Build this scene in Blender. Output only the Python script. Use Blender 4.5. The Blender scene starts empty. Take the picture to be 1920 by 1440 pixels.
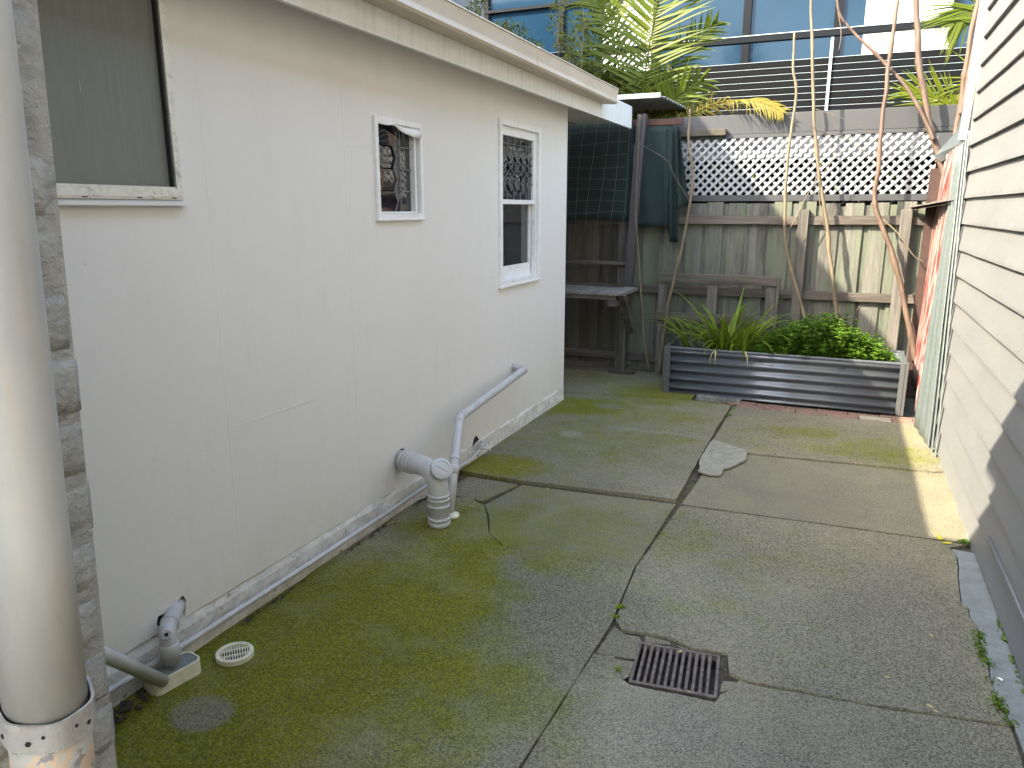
import bpy, math, random
from mathutils import Vector, Matrix, Euler, noise as mnoise
from mathutils.geometry import tessellate_polygon
random.seed(7)
S = bpy.context.scene
R = math.radians
# ---------------------------------------------------------------- camera
CAMH = 1.58
RGT = Vector((0.91687831, 0.39916684, 0.0))
UPV = Vector((-0.09105351, 0.20914812, 0.97363562))
FWD = Vector((-0.38864305, 0.89270538, -0.22810892))
cd = bpy.data.cameras.new('camera'); cam = bpy.data.objects.new('camera', cd)
S.collection.objects.link(cam)
cd.sensor_width = 36; cd.lens = 1400 / 1920 * 36; cd.clip_start = .05; cd.clip_end = 600
m = Matrix((RGT, UPV, -FWD)).transposed().to_4x4(); m.translation = (0, 0, CAMH)
cam.matrix_world = m; S.camera = cam
# ---------------------------------------------------------------- light
SD = Vector((1, 1, -1.108)).normalized()          # direction the sunlight travels
EL = math.asin(-SD.z); AZ = math.atan2(-SD.x, -SD.y)
w = bpy.data.worlds.new('World'); S.world = w; w.use_nodes = True
nt = w.node_tree; bg = nt.nodes['Background']; sk = nt.nodes.new('ShaderNodeTexSky')
sk.sky_type = 'NISHITA'; sk.sun_disc = False; sk.sun_elevation = EL; sk.sun_rotation = AZ
sk.air_density = 1.0; sk.dust_density = 1.5; sk.ozone_density = 1.0
nt.links.new(sk.outputs[0], bg.inputs[0]); bg.inputs[1].default_value = .15
sl = bpy.data.lights.new('sun', 'SUN'); so = bpy.data.objects.new('sun', sl); S.collection.objects.link(so)
sl.energy = 2.0; sl.angle = R(.5); sl.color = (1, .95, .87)
so.rotation_euler = SD.to_track_quat('-Z', 'Y').to_euler()
S.view_settings.view_transform = 'Standard'; S.view_settings.look = 'None'
S.view_settings.gamma = 1; S.view_settings.use_curve_mapping = False
S.view_settings.exposure = 3.45
try:
    S.view_settings.use_white_balance = True; S.view_settings.white_balance_temperature = 7600; S.view_settings.white_balance_tint = 8
except AttributeError: pass
# ---------------------------------------------------------------- measuring: a pixel of the photo onto a plane of the place
def ray(px, py): return RGT * (px - 960) + UPV * (720 - py) + FWD * 1400
def G(px, py, z=0):
    d = ray(px, py); t = (z - CAMH) / d.z; return Vector((d.x * t, d.y * t, z))
def PX(px, py, x):
    d = ray(px, py); t = x / d.x; return Vector((x, d.y * t, CAMH + d.z * t))
def PY(px, py, y):
    d = ray(px, py); t = y / d.y; return Vector((d.x * t, y, CAMH + d.z * t))
# ---------------------------------------------------------------- mesh helpers
class MB:
    def __init__(s): s.v = []; s.f = []
    def add(s, vs, fs):
        b = len(s.v); s.v += [tuple(v) for v in vs]; s.f += [[b + i for i in f] for f in fs]; return s
    def box(s, a, b):
        x0, y0, z0 = a; x1, y1, z1 = b
        if x0 > x1: x0, x1 = x1, x0
        if y0 > y1: y0, y1 = y1, y0
        if z0 > z1: z0, z1 = z1, z0
        return s.add([(x0,y0,z0),(x1,y0,z0),(x1,y1,z0),(x0,y1,z0),(x0,y0,z1),(x1,y0,z1),(x1,y1,z1),(x0,y1,z1)],
                     [(0,3,2,1),(4,5,6,7),(0,1,5,4),(1,2,6,5),(2,3,7,6),(3,0,4,7)])
    def beam(s, a, b, wx, wy, up=(0, 0, 1)):
        a = Vector(a); b = Vector(b); d = (b - a).normalized(); u = Vector(up)
        r = d.cross(u)
        if r.length < 1e-4: r = d.cross(Vector((0, 1, 0)))
        r.normalize(); u = r.cross(d).normalized()
        vs = []
        for p in (a, b):
            for i, j in ((-1,-1),(1,-1),(1,1),(-1,1)): vs.append(p + r * i * wx / 2 + u * j * wy / 2)
        return s.add(vs, [(0,1,2,3),(7,6,5,4),(0,4,5,1),(1,5,6,2),(2,6,7,3),(3,7,4,0)])
    def tube(s, pts, rad, n=12, cap=True):
        pts = [Vector(p) for p in pts]; k = len(pts)
        if not isinstance(rad, (list, tuple)): rad = [rad] * k
        vs = []; fs = []; pr = None
        for i in range(k):
            d = (pts[min(i+1, k-1)] - pts[max(i-1, 0)]).normalized()
            if pr is None:
                pr = d.orthogonal().normalized()
            pr = (pr - d * pr.dot(d)).normalized(); q = d.cross(pr)
            for j in range(n):
                a = 2 * math.pi * j / n; vs.append(pts[i] + (pr * math.cos(a) + q * math.sin(a)) * rad[i])
        for i in range(k - 1):
            for j in range(n):
                fs.append((i*n+j, i*n+(j+1)%n, (i+1)*n+(j+1)%n, (i+1)*n+j))
        if cap: fs.append(tuple(range(n-1, -1, -1))); fs.append(tuple(range((k-1)*n, k*n)))
        return s.add(vs, fs)
    def prism(s, poly, z0, z1, holes=(), M=None, inset=0.0):
        """flat outline (list of 2d) with optional holes, extruded z0..z1, optionally through matrix M"""
        loops = [list(poly)] + [list(h) for h in holes]
        ar = sum(a[0]*b[1]-b[0]*a[1] for a, b in zip(loops[0], loops[0][1:] + loops[0][:1]))
        if ar < 0: loops[0].reverse()
        flat = [Vector((p[0], p[1], 0)) for L in loops for p in L]
        tri = tessellate_polygon([[Vector((p[0], p[1], 0)) for p in L] for L in loops])
        n = len(flat); vs = [(p.x, p.y, z0) for p in flat] + [(p.x, p.y, z1) for p in flat]; fs = []
        for t in tri:
            a, b, c = [flat[i] for i in t]
            up = (b - a).cross(c - a).z > 0
            t = tuple(t) if up else tuple(reversed(t))
            fs.append(tuple(i + n for i in t)); fs.append(tuple(reversed(t)))
        o = 0
        for li, L in enumerate(loops):
            k = len(L)
            la = sum(a[0]*b[1]-b[0]*a[1] for a, b in zip(L, L[1:] + L[:1]))
            for i in range(k):
                a = o + i; b = o + (i + 1) % k
                q = (a, b, b + n, a + n)
                if (la > 0) == (li > 0): q = tuple(reversed(q))
                fs.append(q)
            o += k
        if M is not None: vs = [M @ Vector(v) for v in vs]
        return s.add(vs, fs)
    def mesh(s, name, smooth=False):
        me = bpy.data.meshes.new(name); me.from_pydata(s.v, [], s.f); me.update()
        if smooth:
            me.polygons.foreach_set('use_smooth', [True] * len(me.polygons))
        return me

COL = S.collection
def props(o, label=None, cat=None, group=None, kind=None):
    if label: o['label'] = label
    if cat: o['category'] = cat
    if group: o['group'] = group
    if kind: o['kind'] = kind
    return o
def link(name, me, mat, parent=None, bevel=0, **kw):
    o = bpy.data.objects.new(name, me); COL.objects.link(o)
    if mat and not me.materials: me.materials.append(mat)
    if parent:
        o.parent = parent
        if kw.pop('worldspace', True): o.matrix_parent_inverse = parent.matrix_basis.inverted()
    if bevel:
        b = o.modifiers.new('bevel', 'BEVEL'); b.width = bevel; b.segments = 2; b.limit_method = 'ANGLE'; b.angle_limit = R(40)
    props(o, **{k: v for k, v in kw.items() if k in ('label', 'cat', 'group', 'kind')})
    return o
def obj(name, mb, mat, parent=None, smooth=False, bevel=0, autosmooth=False, **kw):
    me = mb.mesh(name, smooth or autosmooth)
    o = link(name, me, mat, parent, bevel, **kw)
    if autosmooth:
        me.set_sharp_from_angle(angle=R(35))
    return o
def thing(name, loc, label, cat, group=None, kind=None):
    o = bpy.data.objects.new(name, None); COL.objects.link(o); o.location = loc; o.empty_display_size = .1
    bpy.context.view_layer.update() if False else None
    return props(o, label, cat, group, kind)
# ---------------------------------------------------------------- node helpers
class NT:
    def __init__(s, name):
        s.m = bpy.data.materials.new(name); s.m.use_nodes = True; s.t = s.m.node_tree
        s.b = s.t.nodes['Principled BSDF']; s._pos = None
    def n(s, typ, **kw):
        x = s.t.nodes.new(typ)
        for k, v in kw.items(): setattr(x, k, v)
        return x
    def L(s, a, b):
        if isinstance(a, (int, float)): b.default_value = a
        elif isinstance(a, (tuple, list)): b.default_value = tuple(a) + ((1,) if len(a) == 3 and len(b.default_value) == 4 else ())
        else: s.t.links.new(a, b)
    def math(s, op, a, b=0, clamp=False):
        x = s.n('ShaderNodeMath', operation=op, use_clamp=clamp); s.L(a, x.inputs[0]); s.L(b, x.inputs[1]); return x.outputs[0]
    def pos(s):
        if s._pos is None: s._pos = s.n('ShaderNodeNewGeometry').outputs['Position']
        return s._pos
    def obj(s): return s.n('ShaderNodeTexCoord').outputs['Object']
    def rnd(s): return s.n('ShaderNodeObjectInfo').outputs['Random']
    def mapv(s, v, scale=(1,1,1), loc=(0,0,0), rot=(0,0,0)):
        x = s.n('ShaderNodeMapping'); s.L(v, x.inputs[0]); x.inputs[1].default_value = loc; x.inputs[2].default_value = rot; x.inputs[3].default_value = scale
        return x.outputs[0]
    def shift(s, v, amt):   # shift vector by random per object
        x = s.n('ShaderNodeVectorMath', operation='ADD'); s.L(v, x.inputs[0])
        c = s.n('ShaderNodeCombineXYZ'); a = s.math('MULTIPLY', s.rnd(), amt)
        s.L(a, c.inputs[0]); s.L(a, c.inputs[1]); s.L(a, c.inputs[2]); s.L(c.outputs[0], x.inputs[1]); return x.outputs[0]
    def noise(s, v, scale, detail=4, rough=.55, dist=0):
        x = s.n('ShaderNodeTexNoise'); s.L(v, x.inputs['Vector']); x.inputs['Scale'].default_value = scale
        x.inputs['Detail'].default_value = detail; x.inputs['Roughness'].default_value = rough; x.inputs['Distortion'].default_value = dist
        return x.outputs['Fac']
    def rng(s, v, a, b, c=0, d=1, smooth=False):
        x = s.n('ShaderNodeMapRange'); x.interpolation_type = 'SMOOTHSTEP' if smooth else 'LINEAR'
        s.L(v, x.inputs[0])
        for i, q in enumerate((a, b, c, d)): x.inputs[i+1].default_value = q
        return x.outputs[0]
    def mix(s, f, a, b, mode='MIX'):
        x = s.n('ShaderNodeMix', data_type='RGBA', blend_type=mode); s.L(f, x.inputs[0]); s.L(a, x.inputs[6]); s.L(b, x.inputs[7]); return x.outputs[2]
    def blob(s, v, c, r, soft=1.0):
        """1 inside an ellipse about c with radii r (x, y), fading out"""
        x = s.n('ShaderNodeVectorMath', operation='SUBTRACT'); s.L(v, x.inputs[0]); x.inputs[1].default_value = (c[0], c[1], 0)
        y = s.n('ShaderNodeVectorMath', operation='MULTIPLY'); s.L(x.outputs[0], y.inputs[0]); y.inputs[1].default_value = (1/r[0], 1/r[1], 0)
        z = s.n('ShaderNodeVectorMath', operation='LENGTH'); s.L(y.outputs[0], z.inputs[0])
        return s.rng(z.outputs['Value'], 1 - soft * .5, 1 + soft * .5, 1, 0, True)
    def out(s, col=None, rough=None, bump=None, bs=.3, bd=.01, metal=None, spec=None):
        if col is not None: s.L(col, s.b.inputs['Base Color'])
        if rough is not None: s.L(rough, s.b.inputs['Roughness'])
        if metal is not None: s.L(metal, s.b.inputs['Metallic'])
        if spec is not None: s.L(spec, s.b.inputs['Specular IOR Level'])
        if bump is not None:
            x = s.n('ShaderNodeBump'); x.inputs['Strength'].default_value = bs; x.inputs['Distance'].default_value = bd
            s.L(bump, x.inputs['Height']); s.L(x.outputs[0], s.b.inputs['Normal'])
        return s.m
def simple(name, c, rough=.6, var=.12, scale=8, metal=0, bump=.15, spec=None, bd=.004, dirt=None, dirtamt=.5):
    t = NT(name); v = t.shift(t.obj(), 9); a = t.noise(v, scale, 5)
    lo = tuple(x * (1 - var) for x in c); hi = tuple(min(1, x * (1 + var)) for x in c)
    col = t.mix(t.rng(a, .3, .7), lo, hi)
    if dirt:
        d = t.noise(v, scale * .6, 6, .7); col = t.mix(t.math('MULTIPLY', t.rng(d, .52, .68), dirtamt), col, dirt)
    return t.out(col, rough, t.noise(v, scale * 9, 4), bump, bd, metal, spec)
MT = {}
# painted cement sheet wall
t = NT('wall_paint'); p = t.pos()
a = t.noise(p, .9, 4); b = t.noise(p, 60, 3); c = t.noise(t.mapv(p, (1, 2.2, .6)), 5, 6, .65)
col = t.mix(t.rng(a, .3, .7), (.655, .635, .60), (.70, .68, .645))
col = t.mix(t.math('MULTIPLY', t.rng(c, .55, .75), .35), col, (.60, .58, .545))
sep = t.n('ShaderNodeSeparateXYZ'); t.L(p, sep.inputs[0])
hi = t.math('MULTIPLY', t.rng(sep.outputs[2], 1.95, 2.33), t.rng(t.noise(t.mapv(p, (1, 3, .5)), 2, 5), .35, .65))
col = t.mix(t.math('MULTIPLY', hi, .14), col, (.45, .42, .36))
lo = t.math('MULTIPLY', t.rng(sep.outputs[2], .42, .08), t.rng(t.noise(p, 5, 6, .7), .38, .66))
col = t.mix(t.math('MULTIPLY', lo, .45), col, (.50, .48, .41))
vor = t.n('ShaderNodeTexVoronoi', feature='F1'); t.L(p, vor.inputs['Vector']); vor.inputs['Scale'].default_value = 9
spk = t.math('MULTIPLY', t.rng(vor.outputs['Distance'], .035, .02), t.rng(t.noise(p, 3, 2), .55, .6))
col = t.mix(t.math('MULTIPLY', spk, .6), col, (.2, .18, .16))
bh = t.math('ADD', t.math('MULTIPLY', b, .25), t.noise(p, 3.5, 5, .6))
MT['wall'] = t.out(col, .52, bh, .16, .012)
# rough render of the plinth
t = NT('plinth'); p = t.pos(); a = t.noise(p, 14, 7, .7)
col = t.mix(t.rng(a, .4, .62), (.50, .49, .45), (.66, .64, .60))
col = t.mix(t.rng(t.noise(p, 22, 5, .75), .6, .68), col, (.16, .10, .075))
MT['plinth'] = t.out(col, .8, a, .9, .02)
# concrete paving with moss
def concrete(name, base, mossk=1.0, dark=1.0):
    t = NT(name); p = t.pos()
    wv = t.n('ShaderNodeTexNoise'); t.L(p, wv.inputs['Vector']); wv.inputs['Scale'].default_value = 2.6; wv.inputs['Detail'].default_value = 6
    x = t.n('ShaderNodeVectorMath', operation='SUBTRACT'); t.L(wv.outputs['Color'], x.inputs[0]); x.inputs[1].default_value = (.5, .5, .5)
    y = t.n('ShaderNodeVectorMath', operation='SCALE'); t.L(x.outputs[0], y.inputs[0]); y.inputs['Scale'].default_value = .55
    z = t.n('ShaderNodeVectorMath', operation='ADD'); t.L(p, z.inputs[0]); t.L(y.outputs[0], z.inputs[1]); wp = z.outputs[0]
    big = t.noise(p, 1.1, 5); mid = t.noise(p, 6, 7, .68); fine = t.noise(p, 150, 3, .7); gr = t.noise(p, 420, 2, .8)
    col = t.mix(t.rng(mid, .32, .68), tuple(c * .66 for c in base), tuple(c * 1.42 for c in base))
    col = t.mix(t.math('MULTIPLY', t.rng(big, .42, .62), .85), col, tuple(c * .52 for c in base)); col = t.mix(t.math('MULTIPLY', t.rng(t.noise(t.mapv(p, (1, 1, 1), (5, 2, 0)), 2.3, 6, .65), .48, .64), .7), col, tuple(c * .55 for c in base))
    m35 = t.noise(p, 38, 5, .75); col = t.mix(t.rng(m35, .36, .64), t.mix(.30, col, (.02, .018, .01)), t.mix(.14, col, (.42, .38, .27)))
    # pale worn and dark stained areas, plus painted skylit shade at near right
    for c, r, k, cc in (((-.25, 2.9), (.45, .35), .35, (.20, .20, .17)), ((-.35, 2.05), (.28, .2), .55, (.25, .245, .225)), ((-.05, 2.1), (.5, .22), .25, (.2, .2, .2)),
                        ((-1.08, 2.62), (.40, .34), .85, (.058, .057, .046)), ((-1.0, 2.1), (.3, .35), .5, (.07, .07, .055)), ((-.45, 3.5), (.3, .3), .4, (.08, .077, .058)), ((.28, 2.08), (.55, .30), .9, (.042, .045, .047)), ((-1.2, 4.9), (.5, .5), .5, (.135, .115, .07)), ((.4, 3.25), (.2, .3), .7, (.085, .075, .06)), ((.25, 2.8), (.32, .45), .75, (.075, .074, .06)),
                        ((-1.5, 4.5), (.6, .7), .75, (.10, .09, .062)), ((.1, 4.4), (.5, .5), .3, (.12, .11, .09)), ((.3, 2.2), (.45, .35), .5, (.082, .08, .072)), ((-1.0, 1.9), (.25, .3), .35, (.13, .125, .09))):
        col = t.mix(t.math('MULTIPLY', t.math('MULTIPLY', t.blob(wp, c, r, 1.2), k), t.rng(mid, .3, .6, .5, 1)), col, cc)
    # moss
    ms = None
    for c, r, k in (((-1.75, 1.75), (.5, .75), 1.0), ((-1.55, 2.4), (.42, .5), .9), ((-1.35, 1.95), (.55, .32), .7), ((-1.7, 1.1), (.8, .5), .9), ((-1.6, 3.05), (.38, .45), .62),
                    ((-1.2, 3.05), (.4, .2), .4), ((-1.15, 3.45), (.3, .35), .38), ((-1.85, 4.02), (.25, .2), .8), ((-1.8, 5.65), (.45, .28), .8), ((-1.2, 5.6), (.45, .3), .4),
                    ((-1.3, 6.3), (.5, .35), .65), ((-.2, 5.6), (.28, .16), .5), ((.12, 5.25), (.22, .14), .4), ((-1.0, 4.95), (.3, .12), .35), ((-.6, 3.4), (.2, .3), .28), ((.35, 5.3), (.3, .3), .45), ((-.35, 2.85), (.35, .12), .2), ((-2.0, 6.7), (.5, .3), .3), ((-1.5, 4.9), (.7, .9), .28), ((-1.3, 3.3), (.6, .5), .3), ((-.1, 5.5), (.7, .5), .2), ((-.3, 3.3), (.5, .3), .15), ((-1.3, 1.5), (.5, .5), .45)):
        q = t.math('MULTIPLY', t.blob(wp, c, r, 1.3), k); ms = q if ms is None else t.math('MAXIMUM', ms, q)
    mf = t.math('MULTIPLY', t.rng(t.math('ADD', ms, t.math('MULTIPLY', t.math('SUBTRACT', mid, .5), 1.1)), .10, .68), mossk, True)
    mf = t.math('MULTIPLY', mf, t.rng(t.noise(p, 45, 5, .75), .30, .55, .62, 1))
    mc = t.mix(t.rng(t.noise(p, 4, 6, .7), .36, .62), (.070, .088, .003), (.165, .170, .008))
    mc = t.mix(t.math('MULTIPLY', t.blob(wp, (-1.9, 4.0), (.25, .2)), .8), mc, (.21, .18, .015))
    col = t.mix(mf, col, mc)
    col = t.mix(t.math('MULTIPLY', mf, .7), col, t.mix(t.rng(fine, .34, .66), (.085, .090, .003), (.215, .215, .008)))
    for c, r, cc in (((-1.75, 1.53), (.10, .085), (.205, .18, .14)), ((-1.62, 5.72), (.12, .1), (.19, .18, .15)), ((-1.66, 4.86), (.085, .08), (.25, .25, .22)), ((-1.57, 4.3), (.10, .085), (.15, .135, .11)), ((-1.1, 5.15), (.35, .03), (.2, .19, .16))):
        y2 = t.n('ShaderNodeVectorMath', operation='SCALE'); t.L(x.outputs[0], y2.inputs[0]); y2.inputs['Scale'].default_value = .055
        z2 = t.n('ShaderNodeVectorMath', operation='ADD'); t.L(p, z2.inputs[0]); t.L(y2.outputs[0], z2.inputs[1])
        col = t.mix(t.math('MULTIPLY', t.math('MULTIPLY', t.blob(z2.outputs[0], c, r, .7 if c[1] > 2 else .4), t.rng(mid, .3, .6, .6, 1)), .62 if c[1] > 2 else .9), col, cc)
    col = t.mix(t.rng(fine, .36, .64), t.mix(.55, col, (0.012, .012, .006)), t.mix(t.math('MULTIPLY', t.math('SUBTRACT', 1, mf), .36), col, (.44, .40, .28)))
    col = t.mix(t.math('MULTIPLY', t.rng(gr, .62, .7), .35), col, (.36, .35, .31))
    wf = t.math('MULTIPLY', t.rng(t.noise(t.mapv(p, (1, 1, 1), (3, 7, 0)), 2.0, 7, .7), .52, .7), .35)
    col = t.mix(wf, col, (.225, .205, .15))
    bh = t.math('ADD', t.math('MULTIPLY', fine, .5), t.math('MULTIPLY', mid, 1.2))
    return t.out(col, t.rng(mf, 0, 1, .82, .95), bh, .5, .008, spec=.22)
MT['conc'] = concrete('concrete', (.170, .148, .086))
t = NT('new_concrete'); p = t.pos(); a = t.noise(p, 12, 7, .7)
MT['strip'] = t.out(t.mix(t.rng(a, .35, .65), (.13, .145, .135), (.20, .215, .205)), .85, t.noise(p, 90, 5), .4, .006)
t = NT('pale_concrete'); p = t.pos(); a = t.noise(p, 30, 7, .7)
MT['patch'] = t.out(t.mix(t.rng(a, .35, .65), (.16, .148, .11), (.27, .255, .195)), .85, a, .6, .008)
MT['dirt'] = simple('dirt', (.075, .062, .042), .95, .6, 30, bump=.8, bd=.02)
# weatherboards
t = NT('board_paint'); v = t.shift(t.pos(), 3)
a = t.noise(t.mapv(v, (1, .8, 3)), 2.5, 5); c = t.noise(t.mapv(v, (1, 1.5, 5)), 4, 6, .65)
col = t.mix(t.rng(a, .3, .7), (.128, .131, .131), (.147, .149, .147))
col = t.mix(t.math('MULTIPLY', t.rng(c, .6, .72), .5), col, (.115, .119, .121))
col = t.mix(t.rng(t.noise(v, 26, 3, .6), .74, .77), col, (.34, .34, .33))
MT['board'] = t.out(col, .5, t.math('ADD', t.noise(t.mapv(v, (1, .6, 3)), 9, 5), t.math('MULTIPLY', t.noise(v, 70, 3), .2)), .3, .006)
# old painted brick
t = NT('brick_paint'); v = t.pos(); a = t.noise(v, 22, 8, .7)
col = t.mix(t.rng(a, .35, .65), (.34, .335, .31), (.50, .49, .455))
col = t.mix(t.rng(t.noise(v, 13, 5, .7), .68, .72), col, (.27, .15, .11))
MT['brick'] = t.out(col, .75, t.math('ADD', a, t.math('MULTIPLY', t.noise(v, 70, 5), .45)), 1, .02)
t = NT('pipe_paint'); v = t.pos(); a = t.noise(t.mapv(v, (1, 1, .25)), 12, 6, .6)
col = t.mix(t.rng(a, .35, .65), (.33, .335, .325), (.41, .405, .38))
col = t.mix(t.math('MULTIPLY', t.rng(t.noise(t.mapv(v, (1, 1, .12)), 30, 4), .56, .7), .4), col, (.45, .38, .31)); col = t.mix(t.math('MULTIPLY', t.rng(t.noise(v, 26, 7, .75), .60, .72), .7), col, (.24, .24, .21)); col = t.mix(t.rng(t.noise(t.mapv(v, (1, 1, .5)), 55, 3), .74, .76), col, (.42, .27, .17))
MT['downpipe'] = t.out(col, .42, a, .25, .004)
t = NT('peeling_paint'); v = t.pos(); a = t.noise(v, 32, 6, .6)
col = t.mix(t.rng(a, .49, .51), (.40, .39, .36), (.52, .38, .27)); col = t.mix(t.rng(t.noise(v, 45, 5), .58, .62), col, (.22, .22, .22))
MT['peel'] = t.out(col, .55, a, .6, .004)
MT['strap'] = simple('strap_paint', (.33, .32, .30), .45, .15, 30, bump=.3, dirt=(.18, .15, .12))
MT['pvc'] = simple('pvc_painted', (.43, .43, .425), .38, .06, 12, bump=.08, dirt=(.30, .29, .27), dirtamt=.5)
MT['pvcdark'] = simple('pvc_grey', (.27, .27, .27), .38, .06, 12, bump=.05, dirt=(.2, .2, .18))
MT['cream'] = simple('cream_plastic', (.62, .58, .44), .5, .1, 30, bump=.15, dirt=(.30, .29, .17), dirtamt=.7)
MT['white'] = simple('white_gloss_paint', (.74, .74, .73), .35, .05, 20, bump=.12, dirt=(.52, .50, .45), dirtamt=.4)
MT['alu'] = simple('aluminium', (.62, .61, .56), .4, .12, 60, .35, .1, dirt=(.22, .21, .18), dirtamt=.6)
MT['rubber'] = simple('black_gasket', (.02, .02, .02), .6)
MT['lead'] = simple('lead_came', (.16, .165, .17), .5, .15, 30, .3)
MT['fascia'] = None
t = NT('fascia_paint'); v = t.pos(); a = t.noise(t.mapv(v, (1, 9, .8)), 2.2, 6, .6)
col = t.mix(t.rng(a, .45, .75), (.68, .675, .65), (.54, .53, .50)); col = t.mix(t.rng(t.noise(t.mapv(v, (1, 5, 1)), 7, 5, .7), .70, .76), col, (.26, .22, .17))
MT['fascia'] = t.out(col, .45, t.noise(v, 50, 4), .15, .004)
t = NT('gutter_paint'); v = t.pos(); a = t.noise(t.mapv(v, (1, .5, 1)), 5, 5)
col = t.mix(t.rng(a, .35, .65), (.46, .385, .295), (.53, .455, .36)); col = t.mix(t.rng(t.noise(v, 30, 5, .7), .64, .70), col, (.24, .17, .11))
MT['gutter'] = t.out(col, .45, t.noise(v, 14, 4), .25, .006)
def timber(name, c1, c2, axis='z', dark=(.03, .028, .025), green=None, bumpd=.006):
    t = NT(name); v = t.shift(t.pos(), 5)
    sc = {'z': (9, 9, .55), 'x': (.55, 9, 9), 'y': (9, .55, 9)}[axis]
    g = t.noise(t.mapv(v, sc), 4, 8, .68, .4); g2 = t.noise(t.mapv(v, tuple(s * 3 for s in sc)), 6, 4, .6)
    col = t.mix(t.rng(g, .32, .66), c1, c2)
    col = t.mix(t.math('MULTIPLY', t.rnd(), .45), col, tuple(x * .5 for x in c1))
    col = t.mix(t.math('MULTIPLY', t.rng(g2, .56, .7), .7), col, dark)
    col = t.mix(t.math('MULTIPLY', t.rng(t.noise(t.mapv(v, tuple(s * .3 for s in sc)), 3, 5, .7), .46, .66), .85), col, tuple(x * .32 for x in c1))
    if green: col = t.mix(t.math('MULTIPLY', t.rng(t.noise(t.mapv(v, (3, 3, .8)), 2.2, 4), .42, .62), .75), col, green)
    return t.out(col, .85, t.math('ADD', g, t.math('MULTIPLY', g2, .5)), .8, bumpd)
MT['paling'] = timber('weathered_paling', (.085, .084, .074), (.15, .148, .125), 'z', (.022, .02, .018), (.095, .115, .075))
MT['browny'] = timber('sheltered_shaded_paling', (.055, .042, .032), (.095, .078, .06), 'z', (.018, .013, .01), (.05, .05, .038))  # unweathered brown timber with the shade of the lean-to darkened into its colour
MT['railwood'] = timber('weathered_rail', (.075, .062, .052), (.135, .115, .096), 'x', (.04, .03, .025))
MT['postwood'] = timber('weathered_post', (.08, .073, .062), (.145, .135, .118), 'z', (.05, .045, .04))
MT['bentop'] = timber('bench_board', (.17, .165, .145), (.28, .27, .24), 'y', (.06, .055, .05))
MT['purple'] = timber('painted_post', (.075, .065, .07), (.13, .115, .12), 'z', (.05, .04, .045))
MT['redbeam'] = simple('red_oxide_beam', (.06, .018, .01), .7, .3, 12)
MT['redwood'] = simple('red_brown_timber', (.035, .016, .012), .8, .3, 20)
MT['cloth'] = None
t = NT('shade_cloth'); v = t.pos()
wv = t.n('ShaderNodeTexWave', wave_type='BANDS', bands_direction='Z'); t.L(v, wv.inputs['Vector']); wv.inputs['Scale'].default_value = 90
MT['cloth'] = t.out(t.mix(t.rng(t.noise(v, 3, 5), .3, .7), (.0018, .010, .0095), (.004, .022, .020)), .8, wv.outputs['Fac'], .4, .003)
MT['wire'] = simple('galvanised_wire', (.13, .135, .105), .5)
MT['lattice'] = simple('lattice_paint', (.26, .275, .285), .5, .06, 9, bump=.1)
MT['beam'] = simple('grey_fascia_paint', (.036, .038, .041), .5, .06, 3, bump=.05)
MT['char'] = simple('charcoal_paint', (.0035, .005, .007), .6, .15, 4, bump=.05, spec=.12)
MT['metal_and_glint'] = simple('pale_metal_and_glint', (.3, .34, .35), .3, .05, 4, .2, .05)  # pale metal, also colours the painted bright lines on the louvres
MT['blind'] = simple('white_blind', (.34, .355, .355), .8, .04, 3)
t = NT('curtain_folds'); v = t.pos(); wv = t.n('ShaderNodeTexWave', wave_type='BANDS', bands_direction='X'); t.L(v, wv.inputs['Vector']); wv.inputs['Scale'].default_value = 8; wv.inputs['Distortion'].default_value = 2
MT['curtain'] = t.out((.8, .82, .82), .8, wv.outputs['Fac'], 1, .04)
t = NT('office_glass'); v = t.pos()
t.out(t.mix(t.rng(t.noise(v, .8, 3), .35, .65), (.006, .022, .042), (.010, .030, .055)), .09, t.noise(v, .9, 2), .06, .05, spec=.16); MT['bglass'] = t.m
MT['glass'] = None
t = NT('dark_glass'); t.out((.012, .015, .018), .03, t.noise(t.pos(), 5, 2), .04, .02, spec=.8); MT['glass'] = t.m
t = NT('textured_glass'); t.out((.06, .062, .06), .16, t.noise(t.pos(), 120, 3), .5, .006, spec=.7); MT['tglass'] = t.m
t = NT('frosted_glass'); v = t.pos(); n1 = t.noise(v, 260, 3, .7); st = t.noise(t.mapv(v, (1, 30, 1.3)), 3, 5, .6)
col = t.mix(t.rng(st, .35, .7), (.135, .142, .122), (.16, .166, .14))
sep = t.n('ShaderNodeSeparateXYZ'); t.L(v, sep.inputs[0])
col = t.mix(t.rng(sep.outputs[2], 1.6, 2.0, .45, 0), col, (.19, .185, .15))
col = t.mix(t.rng(t.noise(t.mapv(v, (1, 60, 3)), 1.3, 3), .74, .76), col, (.25, .25, .23))
t.out(col, .27, t.math('ADD', n1, t.math('MULTIPLY', t.noise(v, 14, 2), .15)), .5, .006, spec=.7); MT['frost'] = t.m
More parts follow.
